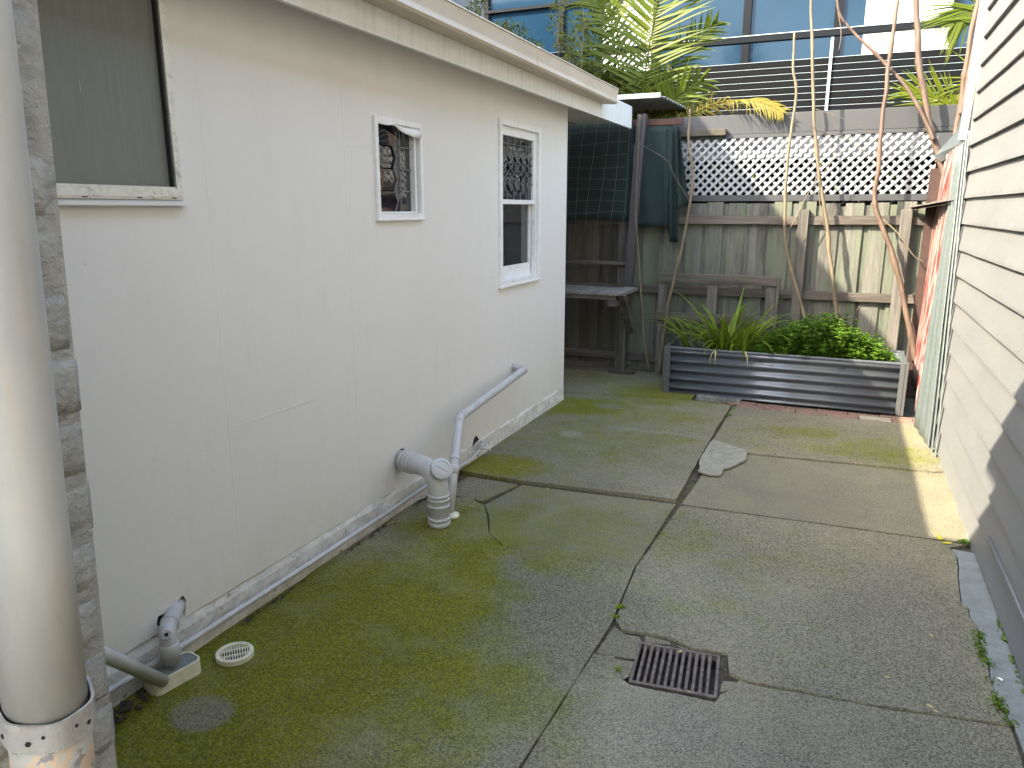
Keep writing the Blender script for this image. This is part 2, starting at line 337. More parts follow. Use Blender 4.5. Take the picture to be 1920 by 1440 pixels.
# metals
t = NT('planter_steel'); v = t.pos()
t.out(t.mix(t.rng(t.noise(v, 5, 4), .3, .7), (.062, .071, .084), (.076, .085, .098)), .27, t.noise(v, 60, 3), .05, .002, 0, .8); MT['steel'] = t.m
MT['steeltrim'] = simple('planter_trim', (.085, .087, .088), .35, .05, 5, .2, .03)
MT['liner'] = simple('planter_inside', (.2, .22, .21), .4, .1, 6, .2)
t = NT('galvanised_sheet'); v = t.pos(); vo = t.n('ShaderNodeTexVoronoi'); t.L(t.mapv(v, (1, 1, .5)), vo.inputs['Vector']); vo.inputs['Scale'].default_value = 90
t.out(t.mix(t.rng(t.math('ADD', t.math('MULTIPLY', vo.outputs['Distance'], .6), t.math('MULTIPLY', t.noise(v, 25, 5), .6)), .3, .75), (.07, .088, .088), (.115, .137, .134)), .5, None, metal=.15); MT['galv'] = t.m
t = NT('old_red_paint'); v = t.pos(); pn = t.noise(t.mapv(v, (1, 14, .9)), 3, 7, .7)
col = t.mix(t.rng(pn, .46, .53), (.125, .014, .010), (.20, .165, .15)); col = t.mix(t.rng(t.noise(t.mapv(v, (1, 10, 2)), 5, 6, .7), .60, .66), col, (.13, .04, .042))
t.out(col, .6, pn, .3, .004); MT['red'] = t.m
MT['flash'] = simple('grey_flashing', (.085, .105, .11), .4, .1, 6, .2, .05, dirt=(.2, .22, .2))
MT['roof'] = simple('zinc_roof', (.28, .29, .29), .5, .12, 6, .2)
MT['sheetroof'] = simple('old_roof_sheet', (.24, .245, .235), .6, .25, 8, .1, dirt=(.10, .09, .07))
t = NT('cast_iron'); v = t.pos()
t.out(t.mix(t.rng(t.noise(v, 40, 5, .7), .4, .65), (.085, .062, .05), (.17, .14, .12)), .6, t.noise(v, 120, 4), .4, .003, .25); MT['iron'] = t.m
t = NT('red_brick'); v = t.shift(t.pos(), 3)
col = t.mix(t.rng(t.noise(v, 18, 6, .7), .35, .65), (.15, .075, .06), (.24, .135, .105)); col = t.mix(t.math('MULTIPLY', t.rng(t.noise(v, 8, 5), .5, .65), .6), col, (.10, .11, .05))
t.out(col, .85, t.noise(v, 60, 5), .6, .006); MT['rbrick'] = t.m
MT['palebrick'] = simple('cement_stained_brick', (.27, .24, .17), .85, .2, 25, bump=.5)
def leafmat(name, c1, c2, rough=.5, trans=.3, scale=3):
    t = NT(name); v = t.pos(); a = t.noise(v, scale, 3); g = t.n('ShaderNodeNewGeometry').outputs['Random Per Island']
    col = t.mix(t.rng(a, .35, .65), c1, c2); col = t.mix(t.math('MULTIPLY', g, .5), col, tuple(x * 1.5 for x in c2))
    t.out(col, rough); t.L(.15, t.b.inputs['Specular IOR Level'])
    tr = t.n('ShaderNodeBsdfTranslucent'); t.L(col, tr.inputs[0]); mx = t.n('ShaderNodeMixShader'); mx.inputs[0].default_value = trans
    t.t.links.new(t.b.outputs[0], mx.inputs[1]); t.t.links.new(tr.outputs[0], mx.inputs[2]); t.t.links.new(mx.outputs[0], t.t.nodes['Material Output'].inputs[0])
    return t.m
MT['palmleaf'] = leafmat('palm_leaf', (.035, .065, .006), (.085, .105, .010), .4, .35, 2)
MT['yellowfrond'] = leafmat('yellowing_frond', (.12, .105, .015), (.17, .14, .03), .5, .35, 6)
MT['bamboo'] = leafmat('bamboo_leaf', (.055, .075, .010), (.13, .125, .018), .5, .35, 3)
MT['strapleaf'] = leafmat('strap_leaf', (.05, .095, .006), (.115, .165, .016), .4, .25, 5)
MT['nettle'] = leafmat('weed_leaf', (.036, .085, .010), (.08, .155, .018), .6, .3, 7)
MT['weed'] = leafmat('crack_weed', (.04, .08, .01), (.09, .15, .02), .6, .2, 20)
MT['moss'] = leafmat('moss', (.08, .12, .01), (.16, .2, .02), .9, .1, 30)
MT['deadleaf'] = simple('dead_leaf', (.36, .30, .12), .7, .3, 40)
MT['yellowleaf'] = simple('yellow_leaf', (.50, .45, .03), .6, .2, 40)
t = NT('sapling_bark'); v = t.shift(t.pos(), 4); a = t.noise(t.mapv(v, (12, 12, 2)), 2, 6, .65)
col = t.mix(t.rng(a, .35, .65), (.095, .074, .045), (.16, .128, .082)); col = t.mix(t.rng(t.noise(t.mapv(v, (1, 1, 9)), 9, 2), .66, .72), col, (.15, .11, .08))
t.out(col, .7, a, .4, .004); MT['bark'] = t.m
t = NT('reddish_bark'); v = t.shift(t.pos(), 4); a = t.noise(t.mapv(v, (12, 12, 2)), 2, 6, .65)
col = t.mix(t.rng(a, .35, .65), (.075, .045, .032), (.125, .082, .058)); col = t.mix(t.rng(t.noise(t.mapv(v, (1, 1, 9)), 9, 2), .66, .72), col, (.13, .08, .06))
t.out(col, .65, a, .4, .004); MT['rbark'] = t.m
MT['twig'] = simple('dark_twig', (.09, .07, .05), .8)
MT['black'] = simple('dark_void', (.008, .008, .008), .9)  # near-black colour standing in for the shade inside holes and hollows
MT['render'] = simple('neighbour_wall', (.30, .29, .27), .8, .1, 3)

# ================================================================= GROUND
mb = MB(); mb.add([(-60,-60,-.07),(60,-60,-.07),(60,80,-.07),(-60,80,-.07)], [(0,1,2,3)])
obj('ground', mb, MT['dirt'], kind='structure')
bed = MB().prism([(-5.2,-6),(.74,-6),(.74,7.3),(-5.2,7.3)], -.065, -.012, holes=[[(-.56,2.23),(-.25,2.26),(-.27,2.54),(-.57,2.50)]])
paving = obj('concrete_paving', bed, MT['dirt'], kind='structure')

def rough(poly, step=.05, amt=.006, closed=True):
    out = []; n = len(poly)
    for i in range(n):
        a = Vector(poly[i][:2]); b = Vector(poly[(i+1) % n][:2]); d = b - a; k = max(1, min(60, int(d.length / step)))
        nn = Vector((-d.y, d.x)).normalized() if d.length else Vector((0, 0))
        for j in range(k):
            p = a + d * j / k
            q = (mnoise.noise(Vector((p.x * 9, p.y * 9, 1.3))) + .6 * mnoise.noise(Vector((p.x * 31, p.y * 31, 5)))) * amt
            out.append((p.x + nn.x * q, p.y + nn.y * q))
    return out
def slab(poly, z1, z0=-.011, amt=.006, mat='conc', name='concrete_slab', parent=paving, bevel=.006, step=.05):
    return obj(name, MB().prism(rough(poly, step, amt), z0, z1), MT[mat], parent, bevel=bevel)
g = lambda *ps: [tuple(G(*p)[:2]) for p in ps]
JX = -.712
slab([(-5.1, 6.03), (-2.1, 6.03), (-1.055, 6.2), (-1.06, 7.14), (-5.1, 7.14)], .016)
slab([(-2.14, 3.865), (-1.64, 3.855), (-.716, 3.925), (-.724, 5.44), (-.716, 6.145), (-1.05, 6.185), (-2.14, 6.015)], .015)
slab(g((880,894),(972,909),(906,940),(860,931),(820,925)) , .002, amt=.004)
crack = [(908,946),(915,965),(918,1000),(942,1022),(1002,1038),(1082,1049),(1192,1060)]
slab(g(*([(978,909),(1268,944.5)] + crack[::-1])), .000, amt=.004)
L1b = g(*([(846,934),(880,932),(898,944)] + [(x-1.5, y+1) for x, y in crack])) + g((1148,1166),(1061,1302),(973,1440)) + [(JX, -5.9), (-2.14, -5.9), (-2.14, 3.3)]
slab(L1b, .0025, amt=.004)
grate_hole = g((1205,1196),(1366,1222),(1352,1318),(1172,1282))
slab(g((1402,850),(1752,884.5)) + [(.735,5.08),(.735,6.12)] + [(.56,6.15),(-.70,6.145),(-.705,5.2)] + g((1318,840)), .003)
slab(g((1277,945),(1314,896),(1335,858),(1400,852.5),(1750,887.5)) + [(.735,5.06),(.735,3.955)] + g((1812,1019),(1540,981)), .000)
edge = [(1793,1045),(1797,1090),(1801,1130),(1814,1140),(1818,1160),(1833,1175),(1836,1215),(1850,1250),(1862,1290),(1870,1320),(1886,1345),(1896,1360)]
R3 = g((1276,949.5),(1540,984.5),(1812,1023)) + [(.60,3.86)] + g(*edge) + g((1640,1322),(1400,1277),(1368,1262),(1364,1226),(1296,1216),(1262,1198),(1200,1186),(1166,1181),(1153,1162),(1193.5,1064))
slab(R3, .004, amt=.005)
R4 = g((1113,1224),(1150,1230),(1166,1272),(1182,1283),(1340,1315),(1352,1300),(1372,1292),(1386,1274),(1400,1281),(1640,1324.5),(1894,1363)) + [(.62,-5.9),(JX+.007,-5.9)] + g((977,1440),(1065,1302))
slab(R4, -.002, amt=.006)
for ps in (((1153,1170),(1172,1187),(1200,1190),(1203,1200),(1192,1232),(1152,1226),(1118,1221)), ((1152,1232),(1190,1236),(1180,1266),(1168,1270)),
           ((1208,1189),(1256,1200),(1258,1206),(1210,1202)), ((1262,1203),(1292,1218),(1290,1212)), ((1356,1274),(1382,1276),(1370,1290),(1350,1294))):
    slab(g(*ps), -.006 + random.uniform(-.003, .002), amt=.006, step=.02, bevel=.003, name='broken_concrete')
# strip beside the weatherboard house
inner = [(.742, 3.85), (.742, 2.4), (.742, -5.9)]
st = g(*[(x+3, y+1) for x, y in edge]) + [(.635, 2.4), (.635, -5.9)] + inner[::-1] + [(.61, 3.86)]
slab(st, .001, mat='strip', amt=.008)
slab([(.70,3.87),(.742,3.87),(.742,5.2),(.70,5.2)], .035, mat='strip', amt=.012, step=.03, name='footing_edge')
# row of bricks before the planter
bx = -.70; pr = MB().box((-.112, -.05, -.035), (.112, .05, .035)).mesh('brick')
pr.materials.append(MT['rbrick'])
k = 0
for i in range(6):
    o = link('brick', pr, None, paving, bevel=.004); o.matrix_parent_inverse = Matrix()
    o.location = (bx + .13 + i * .231, 6.21 + .006 * math.sin(i * 2), -.033 + random.uniform(-.004, .006)); o.rotation_euler = (0, 0, random.uniform(-.03, .03))
    if i == 4:
        o.data = pr.copy(); o.data.materials[0] = MT['palebrick']
for i in range(7):
    o = link('brick', pr, None, paving, bevel=.004); o.matrix_parent_inverse = Matrix()
    o.location = (bx + .05 + i * .231, 6.315, -.036 + random.uniform(-.004, .004)); o.rotation_euler = (0, 0, random.uniform(-.02, .02))
tb = MB().prism(rough([(-1.03,6.30),(-.66,6.28),(-.66,6.37),(-1.03,6.39)], .04, .004), -.03, .022)
obj('timber_offcut', tb, MT['bentop'], label='flat pale timber offcut lying under the front edge of the steel planter', cat='timber', bevel=.002)
cp = rough(g((1336,829),(1366,838),(1401,850),(1397,868),(1384,874),(1370,882),(1356,884),(1352,896),(1330,895),(1309,888),(1313,862)), .03, .008)
obj('broken_slab', MB().prism(cp, .006, .021), MT['patch'], bevel=.004, label='pale broken slab of concrete lying across the joint of the paving', cat='rubble')

gmb = MB()
for k in range(700):
    y = random.uniform(1.5, 5.7); x = -2.018 + abs(random.gauss(0, .012)); q = random.uniform(.002, .007)
    if mnoise.noise(Vector((y * 3, 7, 0))) < -.1: continue
    c = Vector((x, y, .006 + random.uniform(0, .004)))
    gmb.add([c + Vector((q,0,0)), c - Vector((q,0,0)), c + Vector((0,q*1.4,0)), c - Vector((0,q,0)), c + Vector((0,0,q*.8)), c - Vector((0,0,q))], [(0,2,4),(2,1,4),(1,3,4),(3,0,4),(2,0,5),(1,2,5),(3,1,5),(0,3,5)])
obj('dirt_line', gmb, MT['dirt'], kind='stuff', label='dark crumbs of dirt gathered along the foot of the cottage wall', cat='dirt')
# ================================================================= CAST IRON GRATE
gc = Vector((-.405, 2.385, 0)); gr = thing('drain_grate', gc, 'rusty rectangular cast iron grate with slanted bars set in broken concrete', 'grate')
gr.rotation_euler = (0, 0, R(6)); gr.location.z = -.007; M = Matrix.Translation(gc) @ Matrix.Rotation(R(6), 4, 'Z')
W2, H2 = .148, .128
fr = MB().prism([(-W2,-H2),(W2,-H2),(W2,H2),(-W2,H2)], -.02, .004, holes=[[(-W2+.012,-H2+.012),(W2-.012,-H2+.012),(W2-.012,H2-.012),(-W2+.012,H2-.012)]])
o = link('grate_frame', fr.mesh('grate_frame'), MT['iron'], gr, .002); o.matrix_parent_inverse = Matrix()
bar = MB().prism([(-.0058,-H2+.0125),(.0058,-H2+.0125),(.0058,H2-.0125),(-.0058,H2-.0125)], -.016, .003).mesh('bar')
for i in range(11):
    o = link('grate_bar', bar, MT['iron'], gr, .002); o.matrix_parent_inverse = Matrix(); o.location = (-W2 + .0215 + (i + .32) * .0232, 0, -.0005)
pit = MB(); pit.box((-W2-.02,-H2-.02,-.4),(W2+.02,H2+.02,-.39))
for a, b in (((-W2-.02,-H2-.02),(-W2-.005,H2+.02)), ((W2+.005,-H2-.02),(W2+.02,H2+.02)), ((-W2-.005,-H2-.02),(W2+.005,-H2-.005)), ((-W2-.005,H2+.005),(W2+.005,H2+.02))):
    pit.box((a[0], a[1], -.389), (b[0], b[1], -.021))
o = link('drain_pit', pit.mesh('drain_pit'), MT['dirt'], gr); o.matrix_parent_inverse = Matrix()
# small round cream grate
c0 = G(441, 1232, .0)
rg = thing('floor_waste_grate', c0, 'small round cream plastic drain grate raised above the mossy concrete', 'grate')
def ring(r0, r1, z0, z1, n=40, e=1.0):
    mb = MB(); vs = []; fs = []
    for i in range(n):
        a = 2 * math.pi * i / n
        for r, z in ((r0, z0), (r1, z0), (r1, z1), (r0, z1)): vs.append((r * math.cos(a), r * math.sin(a), z))
    for i in range(n):
        j = (i + 1) % n
        for q in range(4): fs.append((i*4+q, j*4+q, j*4+(q+1)%4, i*4+(q+1)%4))
    return mb.add(vs, fs)
def loc(name, mb, mat, par, bevel=0, smooth=False):
    o = obj(name, mb, mat, par, smooth, bevel); o.matrix_parent_inverse = Matrix(); return o
rg.rotation_euler = (0, 0, R(46)); rg.scale = (1, 1, .75)
loc('grate_rim', ring(.050, .066, .004, .030), MT['cream'], rg, .002)
dk = MB().tube([(0,0,.004),(0,0,.008)], .0505, 32); loc('drain_hole', dk, MT['black'], rg)
for i in range(11):
    x = -.044 + i * .0088; l = math.sqrt(max(.0001, .0505**2 - x * x))
    loc('grate_rib', MB().box((x-.0017, -l, .021), (x+.0017, l, .0275)), MT['cream'], rg)
for y in (-.018, .018): loc('grate_crossbar', MB().box((-.0465, y-.0025, .0205), (.0465, y+.0025, .0285)), MT['cream'], rg)

# ================================================================= COTTAGE (left)
WX = -2.05
cot = thing('cottage', (WX, 3, 0), 'pale grey cement sheet cottage wall with white windows along the left of the yard', 'house')
def wallM(x): return Matrix(((0, 0, 1, x), (1, 0, 0, 0), (0, 1, 0, 0), (0, 0, 0, 1)))   # (y, z, out) -> world
def wrect(y0, y1, z0, z1): return [(y0, z0), (y1, z0), (y1, z1), (y0, z1)]
skinb = lambda y: .15 - .012 * (y - 1.6)
joints = [-1.0, .9, 2.045, 2.86, 3.96, 5.772]
W1 = (.95, 1.925, 1.605, 2.25); W2o = (3.085, 3.518, 1.532, 2.005); W3 = (4.486, 5.19, 1.076, 2.14)
ph = PX(320, 1150, WX)
hole_pipe = [tuple(PX(x, y, WX)[1:]) for x, y in ((294,1172),(296,1156),(311,1149),(326,1134),(343,1116),(349,1124),(348,1150),(345,1172),(339,1190))]
for i in range(5):
    y0, y1 = joints[i] + .0003, joints[i+1] - .0003
    hs = []
    for wv_ in (W1, W2o, W3):
        if y0 < wv_[0] < y1: hs.append(wrect(wv_[0]+.012, wv_[1]-.012, wv_[2]+.012, wv_[3]-.012))
    bot = []
    n = 24
    for k in range(n + 1):
        yy = y0 + (y1 - y0) * k / n
        zb = skinb(yy) + .005 * mnoise.noise(Vector((yy * 8, 0, 0))) + .003 * mnoise.noise(Vector((yy * 40, 3, 0)))
        bot.append((yy, zb))
    outer = bot + [(y1, 2.345), (y0, 2.345)]
    if i == 1:
        # pipe notch: keep as ragged hole
        hs.append(hole_pipe)
    if i == 3:
        c = PX(752, 860, WX); hs.append([(c.y + .052 * math.cos(a) * 1.02, c.z + .056 * math.sin(a)) for a in [k * math.pi / 9 for k in range(18)]])
    o = obj('cement_sheet', MB().prism(outer, -.006, 0.0003 * (i % 2), holes=hs, M=wallM(WX)), MT['wall'], cot)
# joint cover bead, slightly proud, ragged paint
for yj in (2.045, 2.86, 3.96):
    mb = MB(); pts = []
    for k in range(50):
        z = skinb(yj) + .01 + k * (2.30 - skinb(yj)) / 49
        w_ = .0035 + .0025 * mnoise.noise(Vector((yj, z * 14, 0))); pts.append((z, w_, .006 * mnoise.noise(Vector((yj * 3, z * 2.2, 9)))))
    vs = []; fs = []
    for z, w_, o_ in pts:
        vs += [(WX + .0006, yj - w_*1.6, z), (WX + .0016, yj + o_*.3, z), (WX + .0006, yj + w_*1.6, z)]
    for k in range(49):
        for q in range(2): fs.append((k*3+q, k*3+q+1, k*3+q+4, k*3+q+3))
    obj('joint_filler', MB().add(vs, fs), MT['wall'], cot, smooth=True)
c = PX(815, 672, WX); mb = MB(); n = 30; vs = [(WX + .0022, c.y, c.z)]; fs = []
for k in range(n):
    a = 2 * math.pi * k / n; q = 1 + .12 * mnoise.noise(Vector((math.cos(a) * 2, math.sin(a) * 2, 3)))
    vs += [(WX + .0022, c.y + .030 * q * math.cos(a), c.z + .108 * q * math.sin(a)), (WX + .0004, c.y + .036 * q * math.cos(a), c.z + .118 * q * math.sin(a))]
for k in range(n):
    a = 1 + 2 * k; b = 1 + 2 * ((k + 1) % n); fs += [(0, a, b), (a, a + 1, b + 1, b)]
obj('filler_patch', MB().add(vs, fs), MT['wall'], cot, smooth=True)
for (p0, p1) in (((440, 800), (602, 744)), ((868, 528), (935, 515)), ((648, 272), (700, 277))):
    a, b = PX(*p0, WX), PX(*p1, WX); pts = []; k = 22
    vs = []; fs = []
    for q in range(k + 1):
        y = a.y + (b.y - a.y) * q / k; z = a.z + (b.z - a.z) * q / k + .003 * mnoise.noise(Vector((y * 22, 3, 1))); h = .0022 * (.5 + .5 * math.sin(q * 1.3) ** 2)
        vs += [(WX + .0004, y, z - h), (WX + .0022, y, z), (WX + .0004, y, z + h)]
    for q in range(k):
        for e in range(2): fs.append((q*3+e, q*3+e+3, q*3+e+4, q*3+e+1))
    obj('joint_filler', MB().add(vs, fs), MT['wall'], cot, smooth=True)
# core behind skin (keeps light out), end wall and plinth
core = MB(); core.box((-7.5, -1.0, .02), (-7.4, 5.76, 2.4)); core.box((-7.4, 5.70, .02), (WX-.012, 5.772, 2.345)); core.box((-7.4, -1.0, .02), (WX-.012, -.95, 2.345))
core.box((-7.4, -.95, .02), (-2.35, 5.7, .04))
obj('end_wall', core, MT['wall'], cot)
cb = MB().box((WX-.0105, 5.7725, .07), (WX+.003, 5.79, 2.34)); obj('corner_bead', cb, MT['white'], cot)
inn = MB().box((-2.40, -.9, .05), (-2.38, 5.65, 2.33)); obj('black_lining', inn, MT['black'], cot)  # black sheet added to keep the unseen inside of the cottage dark
mb = MB(); vs = []; fs = []; n = 160; rows = 6
for k in range(n + 1):
    y = -1 + 6.77 * k / n
    for r in range(rows):
        z = -.03 + (.235) * r / (rows - 1)
        vs.append((-2.036 - .012 * (r / (rows-1)) + .010 * mnoise.noise(Vector((y * 7, z * 9, 2))) + .004 * mnoise.noise(Vector((y * 30, z * 30, 2))) - (.0 if z < .12 else .02), y, z))
for k in range(n):
    for r in range(rows - 1): fs.append((k*rows+r, (k+1)*rows+r, (k+1)*rows+r+1, k*rows+r+1))
obj('plinth', MB().add(vs, fs), MT['plinth'], cot)
# roof, eaves, fascia, gutter
EY0, EY1 = -1.2, 6.93
mb = MB().prism([(WX-.3, 2.345), (-1.862, 2.345), (-1.862, 2.351), (WX-.3, 2.351)], EY0, EY1, M=Matrix(((1,0,0,0),(0,0,1,0),(0,1,0,0),(0,0,0,1))))
obj('soffit', mb, MT['fascia'], cot)
fa = MB(); fa.add([(-1.84,EY0,2.272),(-1.86,EY0,2.272),(-1.86,EY0,2.475),(-1.84,EY0,2.475), (-1.84,EY1,2.285),(-1.86,EY1,2.285),(-1.86,EY1,2.475),(-1.84,EY1,2.475)],
               [(0,1,2,3),(7,6,5,4),(0,4,5,1),(1,5,6,2),(2,6,7,3),(3,7,4,0)])
obj('fascia_board', fa, MT['fascia'], cot, bevel=.002)
prof = [(-1.838,2.392),(-1.765,2.386),(-1.745,2.384),(-1.733,2.387),(-1.726,2.395),(-1.727,2.405),(-1.732,2.413),(-1.732,2.425),(-1.724,2.488),(-1.716,2.493),(-1.711,2.487),(-1.7175,2.482),(-1.7265,2.424),(-1.7265,2.412),(-1.7205,2.400),(-1.7195,2.391),(-1.729,2.3795),(-1.765,2.3805),(-1.838,2.386)]
GY1 = 6.03
def extr(name, prof, y0, y1, mat, par, wob=0, seg=30, bevel=0):
    vs = []; fs = []; n = len(prof)
    for k in range(seg + 1):
        y = y0 + (y1 - y0) * k / seg; dz = wob * mnoise.noise(Vector((y * .9, 4, 0))); dx = wob * mnoise.noise(Vector((y * 2.1, 9, 0)))
        for x, z in prof: vs.append((x + dx, y, z + dz))
    for k in range(seg):
        for j in range(n): fs.append((k*n+j, k*n+(j+1)%n, (k+1)*n+(j+1)%n, (k+1)*n+j))
    t1 = tessellate_polygon([[Vector((x, z, 0)) for x, z in prof]])
    for t_ in t1: fs.append(tuple(t_)); fs.append(tuple(seg*n + i for i in reversed(t_)))
    o = obj(name, MB().add(vs, fs), mat, par, autosmooth=True); return o
extr('gutter', prof, EY0, 4.35, MT['gutter'], cot, .004)
extr('gutter', [(x+.002, z+.0015) for x, z in prof], 4.33, GY1, MT['gutter'], cot, .003)
capm = MB().prism([p for p in prof[:10]] + [(-1.838, 2.49)], GY1, GY1 + .004, M=Matrix(((1,0,0,0),(0,0,1,0),(0,1,0,0),(0,0,0,1))))
obj('gutter_stop_end', capm, MT['gutter'], cot)
rf = MB(); vs = []; fs = []; n = 110
for k in range(n + 1):
    y = EY0 - .05 + (6.10 - EY0) * k / n; dz = .009 * math.sin(k * 1.57)
    vs += [(-1.76, y, 2.50 + dz), (-7.7, y, 3.05 + dz)]
for k in range(n): fs.append((k*2, k*2+2, k*2+3, k*2+1))
o = obj('roof', MB().add(vs, fs), MT['roof'], cot); sd = o.modifiers.new('solid', 'SOLIDIFY'); sd.thickness = .02
uf = MB().box((-7.6, -1.1, 2.40), (-1.865, 6.9, 2.44)); obj('roof_lining', uf, MT['black'], cot)
# unseen block added on the cottage roof to cast shade on the fence
us = MB().box((-8.2, 2.6, 2.9), (-4.0, 8.4, 5.38)); obj('shadow_block', us, MT['board'], cot)

# ---- windows of the cottage
def frame(y0, y1, z0, z1, w, x0, x1, wt=None, wb=None):
    wt = wt or w; wb = wb or w
    return MB().prism(wrect(y0, y1, z0, z1), x0, x1, holes=[wrect(y0+w, y1-w, z0+wb, z1-wt)], M=wallM(0))
# 1 frosted aluminium
y0, y1, z0, z1 = W1
w1 = obj('window', frame(y0, y1, z0+.005, z1, .024, WX-.03, WX+.012, wb=.034), MT['alu'], cot, bevel=.001, label='large frosted window with weathered aluminium frame')
obj('gasket', frame(y0+.025, y1-.025, z0+.040, z1-.02, .006, WX-.022, WX+.004), MT['rubber'], w1)
obj('glazing_bead', MB().box((WX-.01, y0+.025, z0+.0395), (WX+.009, y1-.025, z0+.046)), MT['alu'], w1)
obj('pane', MB().box((WX-.016, y0+.03, z0+.03), (WX-.012, y1-.03, z1-.02)), MT['frost'], w1)
obj('sill', MB().add([(WX+.001,y0,z0-.009),(WX+.030,y0,z0-.014),(WX+.030,y0,z0-.004),(WX+.001,y0,z0+.004),(WX+.001,y1+.008,z0-.009),(WX+.030,y1+.008,z0-.014),(WX+.030,y1+.008,z0-.004),(WX+.001,y1+.008,z0+.004)],
     [(0,3,2,1),(4,5,6,7),(0,1,5,4),(1,2,6,5),(2,3,7,6),(3,0,4,7)]), MT['wall'], w1)
obj('frame_lip', MB().box((WX+.0125, y0, z0+.013), (WX+.017, y1, z0+.019)), MT['alu'], w1)
for yy in (1.56, 1.75, 1.885): obj('weep_slot', MB().box((WX+.0121, yy-.009, z0+.0085), (WX+.0131, yy+.009, z0+.0118)), MT['rubber'], w1)
# cames and panes
def bez(name, mb, par): pass
def came(par, segs, x, r=.0032, name='came'):
    mb = MB()
    for a, b in segs: mb.beam((x, a[0], a[1]), (x, b[0], b[1]), r * 1.7, r * 2, (1, 0, 0))
    return obj(name, mb, MT['lead'], par)
def pane(par, poly, x, mat, tilt=.012, name='pane'):
    cy = sum(p[0] for p in poly) / len(poly); cz = sum(p[1] for p in poly) / len(poly)
    ta, tb_ = random.uniform(-tilt, tilt), random.uniform(-tilt, tilt)
    vs = [(x + ta * (p[0] - cy) + tb_ * (p[1] - cz), p[0], p[1]) for p in poly]
    vs2 = [(v[0] - .003, v[1], v[2]) for v in vs]; n = len(poly)
    fs = [tuple(range(n)), tuple(reversed(range(n, 2*n)))] + [(i, (i+1) % n, (i+1) % n + n, i + n) for i in range(n)]
    return obj(name, MB().add(vs + vs2, fs), mat, par)
# 2 small leadlight
y0, y1, z0, z1 = W2o
w2 = obj('window', frame(y0, y1, z0, z1, .026, WX-.004, WX+.016), MT['white'], cot, bevel=.002, label='small leadlight window with torn flap under its head')
obj('reveal', frame(y0+.012, y1-.012, z0+.012, z1-.012, .014, WX-.055, WX-.0045), MT['white'], w2)
obj('jamb', MB().box((WX-.040, y1-.050, z0+.027), (WX-.006, y1-.032, z1-.027)), MT['white'], w2, bevel=.002)
obj('sill', MB().box((WX-.0035, y0-.002, z0-.008), (WX+.020, y1+.002, z0+.004)), MT['white'], w2, bevel=.002)
obj('sill_bead', MB().box((WX-.03, y0+.027, z0+.027), (WX-.006, y1-.051, z0+.036)), MT['white'], w2)
gx = WX - .026; a0, a1, b0, b1 = y0+.027, y1-.058, z0+.030, z1-.02
segs = []; hw = (a1-a0) * .60; hh = (b1-b0) / 4; cx_ = a0 + hw * .40
yl = a0; yr = a0 + hw; yd = yr + .045
for k in range(4):
    zc = b0 + hh * (k + .5); zl = b0 + hh * k; zh = zl + hh
    pl, pr_ = a0 + .012, yr - .005
    hexa = [(pl+.022, zl), (yr-.03, zl), (yr, zc), (yr-.03, zh), (pl+.022, zh), (pl, zc)]
    pane(w2, hexa, gx, MT['glass'], .07)
    segs += [(hexa[i], hexa[(i+1) % 6]) for i in range(6)]
    dia = [(yr-.03, zh), (yr, zc + 0), (yr+.03, zh), (yr, min(zh + hh/2, b1))]
    pane(w2, [(yr-.03, zh), (yr, zc), (yr+.03, zh), (yr, min(zh+hh/2, b1))], gx+.001, MT['tglass'], .04)
    segs += [((yr, zc), (yr+.03, zh)), ((yr+.03, zh), (yr, min(zh+hh/2, b1))), ((yr+.03, zh), (a1, zh))]
segs += [((yr+.03, b0), (yr+.03, b1))]
obj('pane', MB().box((gx-.008, a0, b0), (gx-.005, a1, b1)), MT['glass'], w2)
came(w2, segs, gx+.002)
fl = MB(); vs = []; fs = []; n = 14
for k in range(n + 1):
    u = k / n; y = y0 + .028 + (y1 - y0 - .056) * u; top = z1 - .024 - .004 * u
    drop = .010 + .040 * math.exp(-((u - .86) / .30) ** 2) + .004 * math.sin(u * 14)
    xo = WX + .012 + .010 * math.sin(u * 7) + .012 * u
    vs += [(WX+.004, y, top+.01), (xo, y, top - drop * .45), (xo + .008 * math.sin(u * 11), y, top - drop)]
for k in range(n):
    for q in range(2): fs.append((k*3+q, k*3+q+1, k*3+q+4, k*3+q+3))
o = obj('torn_flap', MB().add(vs, fs), MT['white'], w2, smooth=True); o.modifiers.new('s', 'SOLIDIFY').thickness = .002
# 3 sash window
y0, y1, z0, z1 = W3
w3 = obj('window', frame(y0, y1, z0, z1, .038, WX-.004, WX+.018), MT['white'], cot, bevel=.002, label='tall white sash window with leadlight upper sash')
obj('reveal', frame(y0+.012, y1-.012, z0+.012, z1-.012, .028, WX-.075, WX-.0045), MT['white'], w3)
obj('frame', frame(y0+.040, y1-.040, 1.612, z1-.040, .042, WX-.034, WX-.006, wt=.055, wb=.030), MT['white'], w3, bevel=.002)
obj('frame', frame(y0+.040, y1-.040, z0+.040, 1.642, .042, WX-.066, WX-.036, wt=.030, wb=.085), MT['white'], w3, bevel=.002)
obj('staff_bead', MB().box((WX-.03, y1-.058, z0+.04), (WX-.002, y1-.040, z1-.04)), MT['white'], w3)
obj('sill', MB().box((WX-.0035, y0-.002, z0-.008), (WX+.024, y1+.002, z0+.010)), MT['white'], w3, bevel=.003)
obj('pane', MB().box((WX-.055, y0+.08, z0+.12), (WX-.051, y1-.08, 1.615)), MT['glass'], w3)
gx = WX - .020; a0, a1, b0, b1 = y0+.083, y1-.083, 1.644, z1-.097
obj('pane', MB().box((gx-.008, a0, b0), (gx-.005, a1, b1)), MT['glass'], w3)
